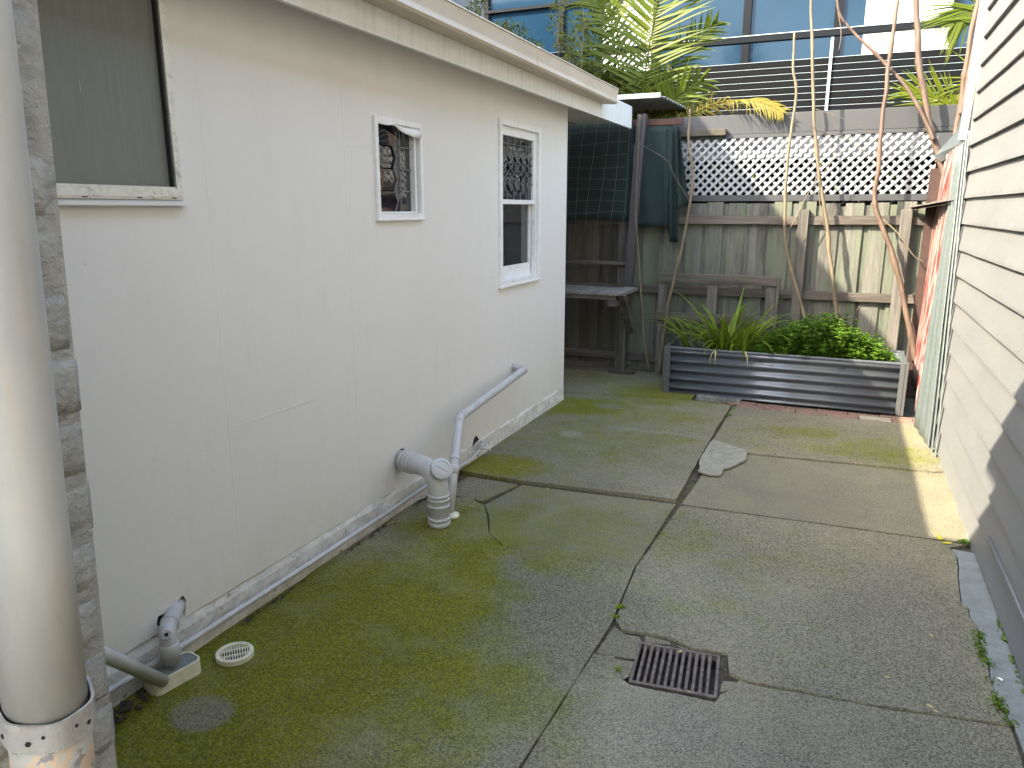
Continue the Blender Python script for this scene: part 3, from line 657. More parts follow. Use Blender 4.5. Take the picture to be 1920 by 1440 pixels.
n = 5; dw = (a1 - a0) / n; segs = [((a0, b1-.045), (a1, b1-.045))]; zt = b1 - .11; zb = b0 + .10
for k in range(n + 1):
    yy = a0 + k * dw
    if 0 < k < n: segs += [((yy, b1), (yy, zt + .0)), ((yy, b0), (yy, zb - .05))]
for k in range(n):
    yy = a0 + k * dw; ym = yy + dw / 2
    for zz, s_ in ((zt, 1), (zt - .05, 1), (zb, -1)):
        segs += [((yy, zz), (ym, zz - .045 * s_)), ((ym, zz - .045 * s_), (yy + dw, zz))]
    pane(w3, [(yy+.003, zt), (ym, zt-.045), (yy+dw-.003, zt), (ym, zt+.04)], gx+.001, MT['tglass'], .06)
    pane(w3, [(yy+.003, zb), (ym, zb-.05), (yy+dw-.003, zb), (ym, zb+.045)], gx+.001, MT['tglass'], .06)
mid0, mid1 = zb, zt - .05; hh = (mid1 - mid0) / 2
for k in range(n):
    yy = a0 + k * dw
    for q in range(2):
        zc = mid0 + hh * q
        segs += [((yy, zc), (yy+dw, zc+hh)), ((yy, zc+hh), (yy+dw, zc))]
        pane(w3, [(yy, zc+hh*.5-.0), (yy+dw/2, zc+.004), (yy+dw, zc+hh*.5), (yy+dw/2, zc+hh-.004)], gx, MT['glass'], .08)
came(w3, segs, gx+.002, .0028)

# conduit along the wall foot
cpts = [(-2.021, -1, .085), (-2.018, .9, .085), (-2.018, 1.42, .082), (-2.016, 1.75, .072), (-2.016, 2.45, .066), (-2.014, 3.0, .066), (-2.016, 3.5, .07)]
obj('conduit', MB().tube(cpts, .0115, 10), MT['pvc'], smooth=True, label='thin grey painted conduit running along the foot of the cottage wall', cat='pipe')
cp2 = [(-2.016, 3.502, .07), (-2.01, 3.75, .055), (-2.00, 3.95, .06), (-1.995, 4.08, .09), (-2.005, 4.15, .10), (-2.04, 4.17, .11)]
hs_ = obj('water_pipe', MB().tube(cp2, .008, 8), MT['pvc'], smooth=True, label='thin water pipe with small tap at the wall foot beyond the big drain pipe', cat='pipe')
obj('tap', MB().tube([(-2.0,4.09,.095),(-1.965,4.13,.082),(-1.955,4.15,.06)], .008, 8).tube([(-1.99,4.07,.098),(-1.99,4.13,.115)], .006, 8).tube([(-2.03,4.1,.12),(-1.975,4.12,.105)], .007, 8), MT['pvc'], hs_, smooth=True)
obj('wall_hole', MB().prism([(4.07,.10),(4.10,.15),(4.13,.16),(4.17,.12),(4.16,.09),(4.10,.085)], 0, .0035, M=wallM(WX)), MT['black'], hs_)

# ---- big drain pipe
bp = thing('drain_pipe', (-1.765, 3.12, 0), 'thick grey drain pipe leaving the wall and elbowing down into the concrete', 'pipe')
c0 = PX(752, 860, WX); C = Vector((-1.765, 3.125, .30)); top = Vector((WX-.05, c0.y, c0.z + .0))
def arc(p0, c, p1, n=8):
    p0, c, p1 = Vector(p0), Vector(c), Vector(p1)
    return [p0 * (1-u)**2 + c * 2*u*(1-u) + p1 * u*u for u in [i / n for i in range(n + 1)]]
pth = [top] + arc((-1.865, 3.16, .292), (-1.77, 3.128, .285), (-1.765, 3.122, .185)) + [(-1.765, 3.12, 0)]
r_ = .052
obj('pipe', MB().tube(pth, r_, 32), MT['pvc'], bp, smooth=True)
def collar(par, a, b, r, h=.004, name='collar'):
    a, b = Vector(a), Vector(b)
    return obj(name, MB().tube([a, a.lerp(b, .08), a.lerp(b, .92), b], [r, r + h, r + h, r], 32), MT['pvc'], par, smooth=True)
d = (Vector((-1.865, 3.16, .292)) - top).normalized()
for s in (.09, .118, .146): collar(bp, top + d * s, top + d * (s + .016), r_, .0055)
for z in (.175, .155, .120): collar(bp, (-1.765,3.121,z), (-1.765,3.121,z-.016), r_, .0055)
collar(bp, (-1.765,3.12,.052), (-1.765,3.12,.036), r_, .007); collar(bp, (-1.765,3.12,.030), (-1.765,3.12,.004), r_, .006)
# inspection cap facing up and toward the camera side
cdir = Vector((.55, -.42, .50)).normalized(); cc = Vector((-1.782, 3.137, .272))
obj('inspection_branch', MB().tube([cc, cc + cdir * .062], .047, 32), MT['pvc'], bp, smooth=False)
cap = obj('inspection_cap', MB().tube([cc + cdir * .058, cc + cdir * .061, cc + cdir * .082, cc + cdir * .085], [.050, .055, .055, .050], 40), MT['pvc'], bp, autosmooth=True)
pt = cc + cdir * .0855; u_ = cdir.cross(Vector((0, 0, 1))).normalized(); v_ = cdir.cross(u_)
mb = MB()
for k in range(24):
    a = 2 * math.pi * k / 24; p0 = pt - cdir * .014 + (u_ * math.cos(a) + v_ * math.sin(a)) * .0555; mb.tube([p0 - cdir * .009, p0 + cdir * .009], .0018, 5)
obj('cap_grip', mb, MT['pvc'], cap)
mb = MB()
for a in (R(35), R(-40)):
    dd = u_ * math.cos(a) + v_ * math.sin(a); mb.beam(pt - dd * .036, pt + dd * .036, .006, .006, cdir)
for k in range(28):
    a = 2*math.pi*k/28; b = 2*math.pi*(k+1)/28
    mb.beam(pt + (u_*math.cos(a)+v_*math.sin(a))*.041, pt + (u_*math.cos(b)+v_*math.sin(b))*.041, .003, .004, cdir)
obj('cap_rib', mb, MT['pvc'], cap)
obj('wall_gap', MB().prism([(c0.y + .051*math.cos(a), c0.z + .055*math.sin(a)) for a in [k*math.pi/12 for k in range(24)]], -.02, -.012, M=wallM(WX)), MT['black'], bp)
# ---- thin waste pipe
tp = thing('waste_pipe', (-1.77, 3.27, 0), 'slim grey waste pipe sloping down the wall and behind the big drain pipe', 'pipe')
A = PX(962, 688, WX); B = Vector((-1.955, A.y - .02, A.z + .0)); Cc = PX(862, 782, -1.93); D = Vector((-1.80, 3.36, .25)); E_ = Vector((-1.775, 3.245, .0))
pth = [Vector((WX-.02, A.y, A.z)), (-1.985, A.y-.005, A.z)] + arc((-1.968, A.y-.01, A.z), (-1.950, A.y-.03, A.z-.002), (-1.950, A.y-.06, A.z-.006), 5)
Bn = Vector((-1.950, A.y-.06, A.z-.006)); Cd = (Cc - Bn).normalized(); De = (D - Cc).normalized()
pth += arc(Cc - Cd * .03, Cc, Cc + De * .03, 6) + [D, E_]
obj('pipe', MB().tube(pth, .0255, 20), MT['pvc'], tp, smooth=True)
collar(tp, Cc - Cd * .042, Cc - Cd * .012, .0255, .0035, 'elbow'); collar(tp, Cc + De * .012, Cc + De * .05, .0255, .0035, 'elbow')
collar(tp, Bn + Cd * .012, Bn + Cd * -.022, .0255, .004, 'elbow'); collar(tp, (WX, A.y, A.z), (WX+.045, A.y-.004, A.z), .0255, .004, 'wall_collar')
q = D; collar(tp, q - De * .06, q - De*.02, .0255, .0045, 'joint'); dn = (E_ - D).normalized(); collar(tp, q + dn*.005, q + dn * .05, .0255, .004, 'joint')
obj('pipe_base', MB().tube([(-1.765,3.245,.002),(-1.765,3.245,.012),(-1.765,3.245,.022)], [.048,.046,.024], 16), MT['cream'], tp, smooth=True)
# ---- gully trap and its pipes, near left
gt = thing('gully_trap', (-1.96, 1.61, 0), 'cream plastic gully trap filled with cement at the wall foot', 'drain')
q = [G(278, 1272, .055), G(372, 1232, .055)]
ax = Vector(((-1.918 + 1.955), (1.70 - 1.50), 0)).normalized(); nx_ = Vector((-ax.y, ax.x, 0)); ctr = Vector((-1.975, 1.615, 0))
def rrect(a, b, r, n=6):
    out = []
    for sx, sy, a0_ in ((1,1,0),(-1,1,90),(-1,-1,180),(1,-1,270)):
        for k in range(n + 1):
            t_ = R(a0_ + 90 * k / n); out.append((sx*(a-r) + r*math.cos(t_), sy*(b-r) + r*math.sin(t_)))
    return out
Mg = Matrix.Translation(ctr) @ Matrix((( ax.x, nx_.x, 0, 0), (ax.y, nx_.y, 0, 0), (0, 0, 1, 0), (0, 0, 0, 1)))
outer = rrect(.090, .046, .028); innr = rrect(.083, .039, .022)
obj('trap_rim', MB().prism(outer, 0, .056, holes=[innr], M=Mg), MT['cream'], gt, bevel=.002)
obj('cement_fill', MB().prism(rough([p for p in rrect(.0825, .0385, .022)], .02, .0015), .01, .053, M=Mg), MT['strip'], gt)
obj('black_backing', MB().box((-2.0625, 1.55, .12), (-2.0605, 1.78, .34)), MT['black'], cot)  # black sheet added behind the broken hole, painting the dark inside it
vp = thing('vent_pipe', (-1.97, 1.615, .05), 'grey pipe with screw plug bending out of the broken hole in the wall', 'pipe')
P1 = PX(322, 1240, -1.970); P2 = PX(316, 1205, -1.972); Pb = PX(312, 1185, -1.978); Ph = PX(326, 1148, -2.045); P3 = Ph + (Ph - Pb).normalized() * .06
pth = [P1, P2] + arc(P2, Pb, Pb.lerp(Ph, .35), 8)[1:] + [Ph, P3]
obj('pipe', MB().tube(pth, .0285, 24), MT['pvc'], vp, smooth=True)
collar(vp, P1.lerp(P2, .35), P1.lerp(P2, 1.0), .030, .003, 'socket')
collar(vp, Pb.lerp(Ph, .40), Pb.lerp(Ph, .47), .030, .002, 'socket')
nd = Vector((.72, -.62, .30)).normalized(); np_ = Pb.copy()
plug = obj('plug', MB().tube([np_ + nd*.02, np_ + nd*.040, np_ + nd*.044], [.019,.019,.016], 20), MT['pvc'], vp, autosmooth=True)
u_ = nd.cross(Vector((0,0,1))).normalized(); v_ = nd.cross(u_); mb = MB()
for k in range(4):
    a = R(45 + 90*k); pp = np_ + nd*.047 + (u_*math.cos(a)+v_*math.sin(a))*.013; mb.tube([pp-nd*.006, pp+nd*.005], .004, 8)
obj('plug_lug', mb, MT['pvc'], plug)
obj('plug_recess', MB().beam(np_+nd*.0435, np_+nd*.0452, .011, .011), MT['black'], plug)
ip = [Vector((-1.60, 1.05, .24)), Vector((-1.945, 1.535, .055))]
ip = [PY(196, 1228, 1.28), G(305, 1277, .05)]
dd = (ip[1]-ip[0]).normalized(); ip[0] = ip[0] - dd * .25
obj('sink_pipe', MB().tube([ip[0], ip[1] + dd*.0], .021, 20), MT['pvc'], smooth=True, label='straight grey pipe sloping from behind the brick corner into the gully trap', cat='pipe')
# rubble in the corner by the trap
mb = MB()
for k in range(60):
    y = random.uniform(1.25, 1.56); x = random.uniform(-2.03, -1.95 ) ; r = random.uniform(.006, .018); z = random.uniform(0, .012)
    pts = [Vector((random.uniform(-1,1), random.uniform(-1,1), random.uniform(-.6,.6))).normalized() * r for _ in range(6)]
    mb.add([Vector((x, y, z)) + p_ for p_ in [Vector((r,0,0)),Vector((-r,0,0)),Vector((0,r*.8,0)),Vector((0,-r,0)),Vector((0,0,r*.7)),Vector((0,0,-r))]], [(0,2,4),(2,1,4),(1,3,4),(3,0,4),(2,0,5),(1,2,5),(3,1,5),(0,3,5)])
obj('rubble', mb, MT['dirt'], kind='stuff', label='dark crumbled rubble and dirt in the corner behind the gully trap', cat='rubble')

# ================================================================= BRICK HOUSE CORNER + DOWNPIPE (near left)
bh_ = thing('brick_house', (-.93, .626, 0), 'corner of a grey painted brick house beside the camera at far left', 'house')
LEAN = math.radians(1.9)
bh_.rotation_euler = (-LEAN, 0, 0)
Mb = Matrix.Rotation(LEAN * 0, 4, 'X')
corem = MB().box((-3.2, -3.0, -.02), (-.0025, -.0035, 3.36)); loc('mortar_wall', corem, MT['brick'], bh_)
vars_ = []
for q in range(7):
    mb = MB(); nx, ny, nz = 3, 9, 5; vs = {}; L_, H_, T_ = .225, .078, .05
    import itertools
    vl = []; idx = {}
    for i in range(nx):
        for j in range(ny):
            for k in range(nz):
                if i in (0, nx-1) or j in (0, ny-1) or k in (0, nz-1):
                    x = -T_ + T_ * i / (nx-1); y = -L_ + L_ * j / (ny-1); z = H_ * k / (nz-1)
                    # round edges and chip
                    ed = min(j, ny-1-j) == 0; ez = min(k, nz-1-k) == 0; ex = (i == nx-1)
                    inset = .006 if (ex and ed) else 0
                    x2 = x - (.003 if ex and (ed or ez) else 0); y2 = y + (.005 if j == 0 and (ex or ez) else 0) - (.005 if j == ny-1 and (ex or ez) else 0)
                    z2 = z + (.004 if k == 0 and (ex or ed) else 0) - (.004 if k == nz-1 and (ex or ed) else 0)
                    nn = Vector((x * 30 + q * 7, y * 30, z * 30)); a = .003
                    idx[(i,j,k)] = len(vl); vl.append((x2 + a * mnoise.noise(nn), y2 + a * mnoise.noise(nn + Vector((9,0,0))), z2 + a * mnoise.noise(nn + Vector((0,9,0)))))
    fs = []
    def quad(a, b, c, d): fs.append((idx[a], idx[b], idx[c], idx[d]))
    for j in range(ny-1):
        for k in range(nz-1):
            quad((nx-1,j,k),(nx-1,j+1,k),(nx-1,j+1,k+1),(nx-1,j,k+1)); quad((0,j,k),(0,j,k+1),(0,j+1,k+1),(0,j+1,k))
    for i in range(nx-1):
        for j in range(ny-1):
            quad((i,j,0),(i,j+1,0),(i+1,j+1,0),(i+1,j,0)); quad((i,j,nz-1),(i+1,j,nz-1),(i+1,j+1,nz-1),(i,j+1,nz-1))
        for k in range(nz-1):
            quad((i,0,k),(i+1,0,k),(i+1,0,k+1),(i,0,k+1)); quad((i,ny-1,k),(i,ny-1,k+1),(i+1,ny-1,k+1),(i+1,ny-1,k))
    me = MB().add(vl, fs).mesh('brick', True); me.materials.append(MT['brick']); vars_.append(me)
for c in range(34):
    z = .02 + c * .086 + 0
    y = 0 if c % 2 == 0 else 0
    first = .0 if c % 2 == 0 else -.112
    ys = [0, -.235, -.47] if c % 2 == 0 else [0, -.122, -.357]
    for q, yy in enumerate(ys):
        if c % 2 and q == 0:
            o = link('brick', vars_[(c*3) % 7], None, bh_); o.scale = (1, .5, 1)
        else: o = link('brick', vars_[(c * 2 + q) % 7], None, bh_)
        o.matrix_parent_inverse = Matrix(); o.location = (random.uniform(-.002, .003), yy + random.uniform(-.004, .002), z); o.rotation_euler = (random.uniform(-.01, .01), 0, random.uniform(-.02, .02))
# unseen eaves above and behind the camera, outline shaped to cast wall and ground shade
ev = MB().box((-2.06+.93, -4.6, 3.40), (.45, .51, 3.46)); 
roofm = MB().add([(-2.0,1.17,3.40),(-.90,1.17,3.40),(-.90,-2.5,3.40),(-7,-2.5,3.40),(-7,0.76,3.40),(-2.0,0.76,3.40), (-2.0,1.17,3.46),(-.90,1.17,3.46),(-.90,-2.5,3.46),(-7,-2.5,3.46),(-7,0.76,3.46),(-2.0,0.76,3.46)],
                 [(0,1,2,3,4,5),(11,10,9,8,7,6)] + [(i,(i+1)%6+0,(i+1)%6+6,i+6) for i in range(6)])
obj('shade_eaves', roofm, MT['fascia'], bh_)
roofm = MB().add([(-7,.7,3.47),(-1.0,.9,3.47),(-1.0,-2.5,3.47),(-7,-2.5,3.47),(-5,-.6,3.9),(-3,-.6,3.9)], [(0,1,5,4),(1,2,5),(2,3,4,5),(3,0,4)])
obj('roof', roofm, MT['roof'], bh_)
dp = thing('downpipe', (-.865, .488, 0), 'large painted downpipe strapped to the brick corner at far left, peeling near its foot', 'downpipe')
dp.rotation_euler = (-LEAN, 0, 0)
axx = .046
tb = MB().tube([(0,0,z) for z in (.962, 1.2, 1.6, 2.2, 3.35)], axx, 48); loc('pipe', tb, MT['downpipe'], dp, smooth=True)
loc('lower_pipe', MB().tube([(0,0,0),(0,0,.45),(0,0,.90),(0,0,.965)], .0455, 48), MT['peel'], dp, smooth=True)
st_ = MB(); vs = []; fs = []; n = 48
for k in range(n + 1):
    a = R(-150 + 300 * k / n + 0); r = .0495 + .0015 * math.sin(k * .7)
    dip = .010 * math.cos(a)
    for rr, z in ((r, .948 - dip), (r + .0035, .948 - dip), (r + .0035, .985 - dip), (r, .985 - dip)): vs.append((rr * math.cos(a), rr * math.sin(a), z))
for k in range(n):
    for q in range(4): fs.append((k*4+q, k*4+(q+1)%4, k*4+4+(q+1)%4, k*4+4+q))
sp = loc('strap', MB().add(vs, fs), MT['strap'], dp, smooth=False)
for k, a in enumerate((-95, -75, -58, -40, -18, 0, 20)):
    aa = R(a); pz = .966 - .010 * math.cos(aa) + (.004 if k % 2 else -.004); dv = Vector((math.cos(aa), math.sin(aa), 0))
    h = obj('strap_hole', MB().tube([Vector((0,0,pz)) + dv * .0525, Vector((0,0,pz)) + dv * .0536], .0022 if k % 2 else .0032, 10), MT['black'], sp); h.matrix_parent_inverse = Matrix()

# ================================================================= WEATHERBOARD HOUSE (right)
wh = thing('weatherboard_house', (.72, 3, 0), 'light grey weatherboard house wall along the right of the yard', 'house')
YE = 5.86
bm_ = MB(); L0, L1 = -5.8, 0
nseg = 60; vs = []; fs = []; prof = [(-.021, 0), (-.0205, .014), (.0, .176), (.012, .176), (.004, 0)]
for v_i in range(3):
    vs = []; fs = []; n = len(prof)
    for k in range(nseg + 1):
        y = L0 + (L1 - L0) * k / nseg
        for j, (x, z) in enumerate(prof):
            vs.append((x + .0015 * mnoise.noise(Vector((y * 1.7, j, v_i * 9))), y, z + (.0022 * mnoise.noise(Vector((y * 3, 2, v_i * 7))) + .0012 * mnoise.noise(Vector((y * 14, 2, v_i * 7))) if j < 2 else 0)))
    for k in range(nseg):
        for j in range(n): fs.append((k*n+j, k*n+(j+1)%n, (k+1)*n+(j+1)%n, (k+1)*n+j))
    fs.append(tuple(range(n))); fs.append(tuple(seg_ + nseg*n for seg_ in reversed(range(n))))
    me = MB().add(vs, [tuple(reversed(f)) for f in fs]).mesh('weatherboard'); me.materials.append(MT['board'])
    if v_i == 0: bms = []
    bms.append(me)
zb = .0
for i in range(24):
    z = .005 + i * .1645 if i else .02
    o = link('weatherboard', bms[i % 3], None, wh); o.matrix_parent_inverse = Matrix(); o.location = (0 + (.0 if i > 2 else -.004) + .0015 * math.sin(i * 5.1), YE - 3, z + .0016 * math.sin(i * 3.7)); o.rotation_euler = (.0006 * math.sin(i * 2.3), 0, 0)
random.seed(17); nm = MB()
for i in range(1, 23):
    z = .005 + i * .1645 + .022
    for k in range(-2, 13):
        y = -.2 + k * .47 + random.uniform(-.015, .015); a = random.uniform(0, 6)
        nm.tube([(.6995 + .0006 * random.random(), y, z + random.uniform(-.004, .004)), (.6985, y, z)], .0036, 6)
obj('nail_head', nm, MT['board'], wh, kind='stuff')
obj('wall_frame', MB().box((.735, -2.9, .0), (4.5, YE-.01, 3.95)), MT['render'], wh)
obj('corner_trim', MB().box((.696, YE+.001, .03), (.742, YE+.022, 3.95)), MT['board'], wh, bevel=.002)
obj('roof', MB().box((.40, -3.2, 3.96), (4.8, YE+.4, 4.02)), MT['roof'], wh)
obj('base_conduit', MB().tube([(.692, y, .205 + .002*math.sin(y*3)) for y in [-2, 0, 1, 2, 3, 3.55]], .007, 8), MT['board'], wh, smooth=True)

# ================================================================= IRON SHEETS leaning at the far end of the right wall
def corr(name, c, mat, n, amp, label, flip=1):
    """corrugated sheet between corners c = BL, BR, TR, TL; n waves"""
    BL, BR, TR, TL = [Vector(p) for p in c]; K = n * 8; vs = []; fs = []
    nr = (BR - BL).cross(TL - BL).normalized() * flip; rows = 14
    for i in range(K + 1):
        u = i / K
        for r in range(rows + 1):
            w_ = r / rows; p = BL.lerp(BR, u).lerp(TL.lerp(TR, u), w_)
            vs.append(p + nr * (amp * math.sin(2 * math.pi * n * u)) + nr * .004 * mnoise.noise(p * 3))
    for i in range(K):
        for r in range(rows): fs.append((i*(rows+1)+r, (i+1)*(rows+1)+r, (i+1)*(rows+1)+r+1, i*(rows+1)+r+1))
    o = obj(name, MB().add(vs, fs), mat, smooth=True, label=label, cat='metal sheet'); o.modifiers.new('s', 'SOLIDIFY').thickness = .0012
    return o
corr('corrugated_sheet', [PX(1712, 800, .612), PX(1740, 860, .664), PX(1806, 268, .676), PX(1795, 277, .668)], MT['galv'], 3, .006, 'galvanised corrugated sheet with spotty zinc against the corner of the weatherboard house')
corr('corrugated_sheet', [PX(1716, 770, .640), PX(1724, 790, .662), PX(1797, 272, .676), PX(1776, 290, .674)], MT['red'], 4, .008, 'corrugated sheet with peeling red paint, second behind the galvanised sheet')
corr('corrugated_sheet', [PX(1700, 700, .634), PX(1717, 740, .652), PX(1779, 286, .682), PX(1758, 302, .688)], MT['red'], 4, .008, 'corrugated sheet with peeling red paint, farthest back near the paling fence')
fs_ = thing('edge_flashing', (.66, 5.3, 0), 'pale ribbed metal edge strip standing between galvanised sheet and weatherboards', 'metal strip')
for k in range(3):
    a0_ = PX(1738 + k*7, 852 + k*9, .660 + k*.012); b0_ = PX(1806 + k*5.5, 268 - k*11, .680 + k*.006)
    obj('rib', MB().beam(a0_, b0_, .008, .05 if k == 1 else .04, (0, 1, 0)), MT['galv'], fs_, bevel=.003)
def plate(mb, pts, th=.004):
    pts = [Vector(p) for p in pts]; n = (pts[1]-pts[0]).cross(pts[2]-pts[0]).normalized() * th; k = len(pts)
    return mb.add(pts + [p + n for p in pts], [tuple(range(k)), tuple(reversed(range(k, 2*k)))] + [(i, (i+1) % k, (i+1) % k + k, i + k) for i in range(k)])
fl = thing('roof_flashing', (.66, 7, 2.0), 'folded grey metal roof flashing climbing beside the weatherboard corner', 'flashing')
a_ = PY(1752, 292, 7.12); b_ = PY(1798, 240, 7.0); c_ = PY(1813, 262, 6.2); d_ = PY(1766, 303, 7.0)
obj('cap_plate', plate(MB(), [a_, d_, PY(1803, 268, 6.3), PY(1800, 238, 6.6)]), MT['flash'], fl)
obj('barge_plate', plate(MB(), [PY(1798, 262, 6.35), PY(1812, 262, 6.12), PY(1858, 0, 6.05), PY(1870, -60, 6.05), PY(1848, -60, 6.4), PY(1838, 20, 6.4)]), MT['sheetroof'], fl)
obj('barge_edge', MB().tube([PY(1798, 243, 6.6), PY(1818, 170, 6.5), PY(1836, 90, 6.45), PY(1846, 0, 6.42), PY(1850,-60,6.42)], .010, 8), MT['flash'], fl)
# shelf plank between post and house corner
shp = MB(); z_ = 1.60
A1 = PY(1710, 393, 7.10)
plate(shp, [PX(1800, 379, .69), PX(1752, 381, .68) , PY(1733, 388, 7.10), PY(1708, 394, 7.12), PY(1706,391,7.2), PX(1768, 383, .70)], .022)
obj('shelf_plank', shp, MT['railwood'], label='weathered plank shelf bridging from the end fence post to the iron sheets', cat='plank')
# dark planks in gap behind sheets
obj('gap_board', MB().box((.60, 7.10, 0), (.95, 7.13, 1.9)), MT['redwood'], label='dark reddish board closing the gap at the fence end', cat='board')

# ================================================================= BACK FENCE
FY = 7.22
fe = thing('paling_fence', (-1.2, FY, 0), 'weathered grey timber paling fence across the back of the yard', 'fence')
random.seed(3)
def palmesh(w_, h, q):
    n = 14; vs = []; fs = []
    for k in range(n + 1):
        z = h * k / n; o_ = .003 * mnoise.noise(Vector((q * 5, z * 2, 0)))
        tp_ = .004 * mnoise.noise(Vector((q, 3, 0))) if k == n else 0
        for x, y in ((-w_/2, 0), (w_/2, 0), (w_/2, .014), (-w_/2, .014)): vs.append((x + o_, y + .002 * mnoise.noise(Vector((q, z, 4))), z + (tp_ if x < 0 else -tp_)))
    for k in range(n):
        for j in range(4): fs.append((k*4+j, k*4+(j+1)%4, k*4+4+(j+1)%4, k*4+4+j))
    fs.append((3,2,1,0)); fs.append(tuple(n*4+j for j in range(4)))
    me = MB().add(vs, fs).mesh('paling'); me.materials.append(MT['paling']); return me
pfd = [palmesh(.145, 1.60, q + 20) for q in range(4)]
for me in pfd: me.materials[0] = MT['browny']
pf = [palmesh(.145, 1.60, q) for q in range(5)]; pbk = [palmesh(.13, 1.585, q + 9) for q in range(4)]
i = 0; x = -5.0
while x < .75:
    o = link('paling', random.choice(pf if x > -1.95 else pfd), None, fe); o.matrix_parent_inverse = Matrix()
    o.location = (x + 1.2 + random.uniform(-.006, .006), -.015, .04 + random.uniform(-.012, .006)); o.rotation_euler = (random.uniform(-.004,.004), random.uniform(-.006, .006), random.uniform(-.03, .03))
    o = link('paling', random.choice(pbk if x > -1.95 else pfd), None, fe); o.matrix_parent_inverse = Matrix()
    o.location = (x + 1.2 + .0975 + random.uniform(-.01, .01), .004, .035 + random.uniform(-.02, .01)); o.rotation_euler = (0, random.uniform(-.006, .006), 0)
    x += .195
def railm(x0, x1, z, h=.075, d_=.042, y=FY - .016):
    n = 40; vs = []; fs = []
    for k in range(n + 1):
        xx = x0 + (x1 - x0) * k / n; dz = .006 * mnoise.noise(Vector((xx * 1.3, z * 9, 0))) + .003 * mnoise.noise(Vector((xx * 9, z * 5, 0)))
        for a, b in ((-d_, -h/2), (0, -h/2), (0, h/2), (-d_, h/2)): vs.append((xx, y + a + .003 * mnoise.noise(Vector((xx * 4, z, b * 50))), z + b + dz))
    for k in range(n):
        for j in range(4): fs.append((k*4+j, k*4+4+j, k*4+4+(j+1)%4, k*4+(j+1)%4))
    fs.append((0,1,2,3)); fs.append(tuple(n*4+j for j in (3,2,1,0)))
    return MB().add(vs, fs)
for x0, x1 in ((-4.9, -1.93), (-1.925, -.372), (-.288, .430), (.508, .70)):
    for z in (1.485, .83, .155): obj('rail', railm(x0, x1, z), MT['railwood'], fe, bevel=.003)
for px_ in (-4.0, -2.3 + .36, -.330, .468):
    obj('post', MB().box((px_ - .042, FY - .105, -.05), (px_ + .042, FY - .017, 1.575)), MT['postwood'], fe, bevel=.005)
obj('plinth_board', MB().box((-4.9, FY-.045, -.02), (-1.2, FY-.022, .06)), MT['railwood'], fe, bevel=.004)

# ================================================================= LATTICE, GREY BEAM (neighbour)
lt = thing('lattice_screen', (-.4, 7.28, 1.7), 'pale grey diagonal lattice screen above the paling fence', 'lattice')
LZ0, LZ1, LX0, LX1 = 1.705, 2.195, -1.445, .645
def clip(poly, x0, x1, z0, z1):
    for ax_, v, s in ((0, x0, 1), (0, x1, -1), (1, z0, 1), (1, z1, -1)):
        out = []
        for i in range(len(poly)):
            a, b = poly[i-1], poly[i]; fa_, fb = (a[ax_]-v)*s, (b[ax_]-v)*s
            if (fa_ >= 0) != (fb >= 0):
                t_ = fa_ / (fa_ - fb); out.append((a[0]+(b[0]-a[0])*t_, a[1]+(b[1]-a[1])*t_))
            if fb >= 0: out.append(b)
        poly = out
        if len(poly) < 3: return None
    return poly
Mf = lambda y: Matrix(((1,0,0,0),(0,0,-1,y),(0,1,0,0),(0,0,0,1)))
pitch = .0785; hw_ = .0148; H_ = LZ1 - LZ0; D_ = H_ * 1.0
k = 0; x = LX0 - D_
while x < LX1:
    for s, yy in ((1, 7.270), (-1, 7.282)):
        xx = x + random.uniform(-.002, .002)
        if s == 1: pol = [(xx - hw_, LZ0), (xx + hw_, LZ0), (xx + D_ + hw_, LZ1), (xx + D_ - hw_, LZ1)]
        else: pol = [(xx + D_ - hw_, LZ0), (xx + D_ + hw_, LZ0), (xx + hw_, LZ1), (xx - hw_, LZ1)]
        pol = clip(pol, LX0, LX1, LZ0, LZ1)
        if pol: obj('lattice_slat', MB().prism(pol, 0, .010, M=Mf(yy)), MT['lattice'], lt)
    x += pitch
obj('bottom_rail', MB().box((LX0-.01, 7.250, 1.650), (LX1+.05, 7.30, 1.703)), MT['beam'], lt, bevel=.002)
obj('back_rail', MB().box((LX0, 7.36, 2.03), (LX1, 7.39, 2.09)), MT['lattice'], lt)
nb = thing('neighbour_wall', (-.4, 7.5, 0), 'dark grey neighbouring boundary wall with broad grey capping beam', 'wall')
obj('capping_beam', MB().box((-2.2, 7.30, 2.235), (3.5, 7.42, 2.405)), MT['beam'], nb, bevel=.004)
obj('beam_ledge', MB().box((-2.2, 7.285, 2.200), (3.5, 7.425, 2.233)), MT['beam'], nb, bevel=.002)
obj('wall_panel', MB().box((-6, 7.55, 0), (3.5, 7.60, 2.02)), MT['char'], nb)
obj('weathered_top_board', MB().box((-1.5, 7.22, 2.225), (-1.05, 7.29, 2.285)), MT['browny'], nb, bevel=.006)

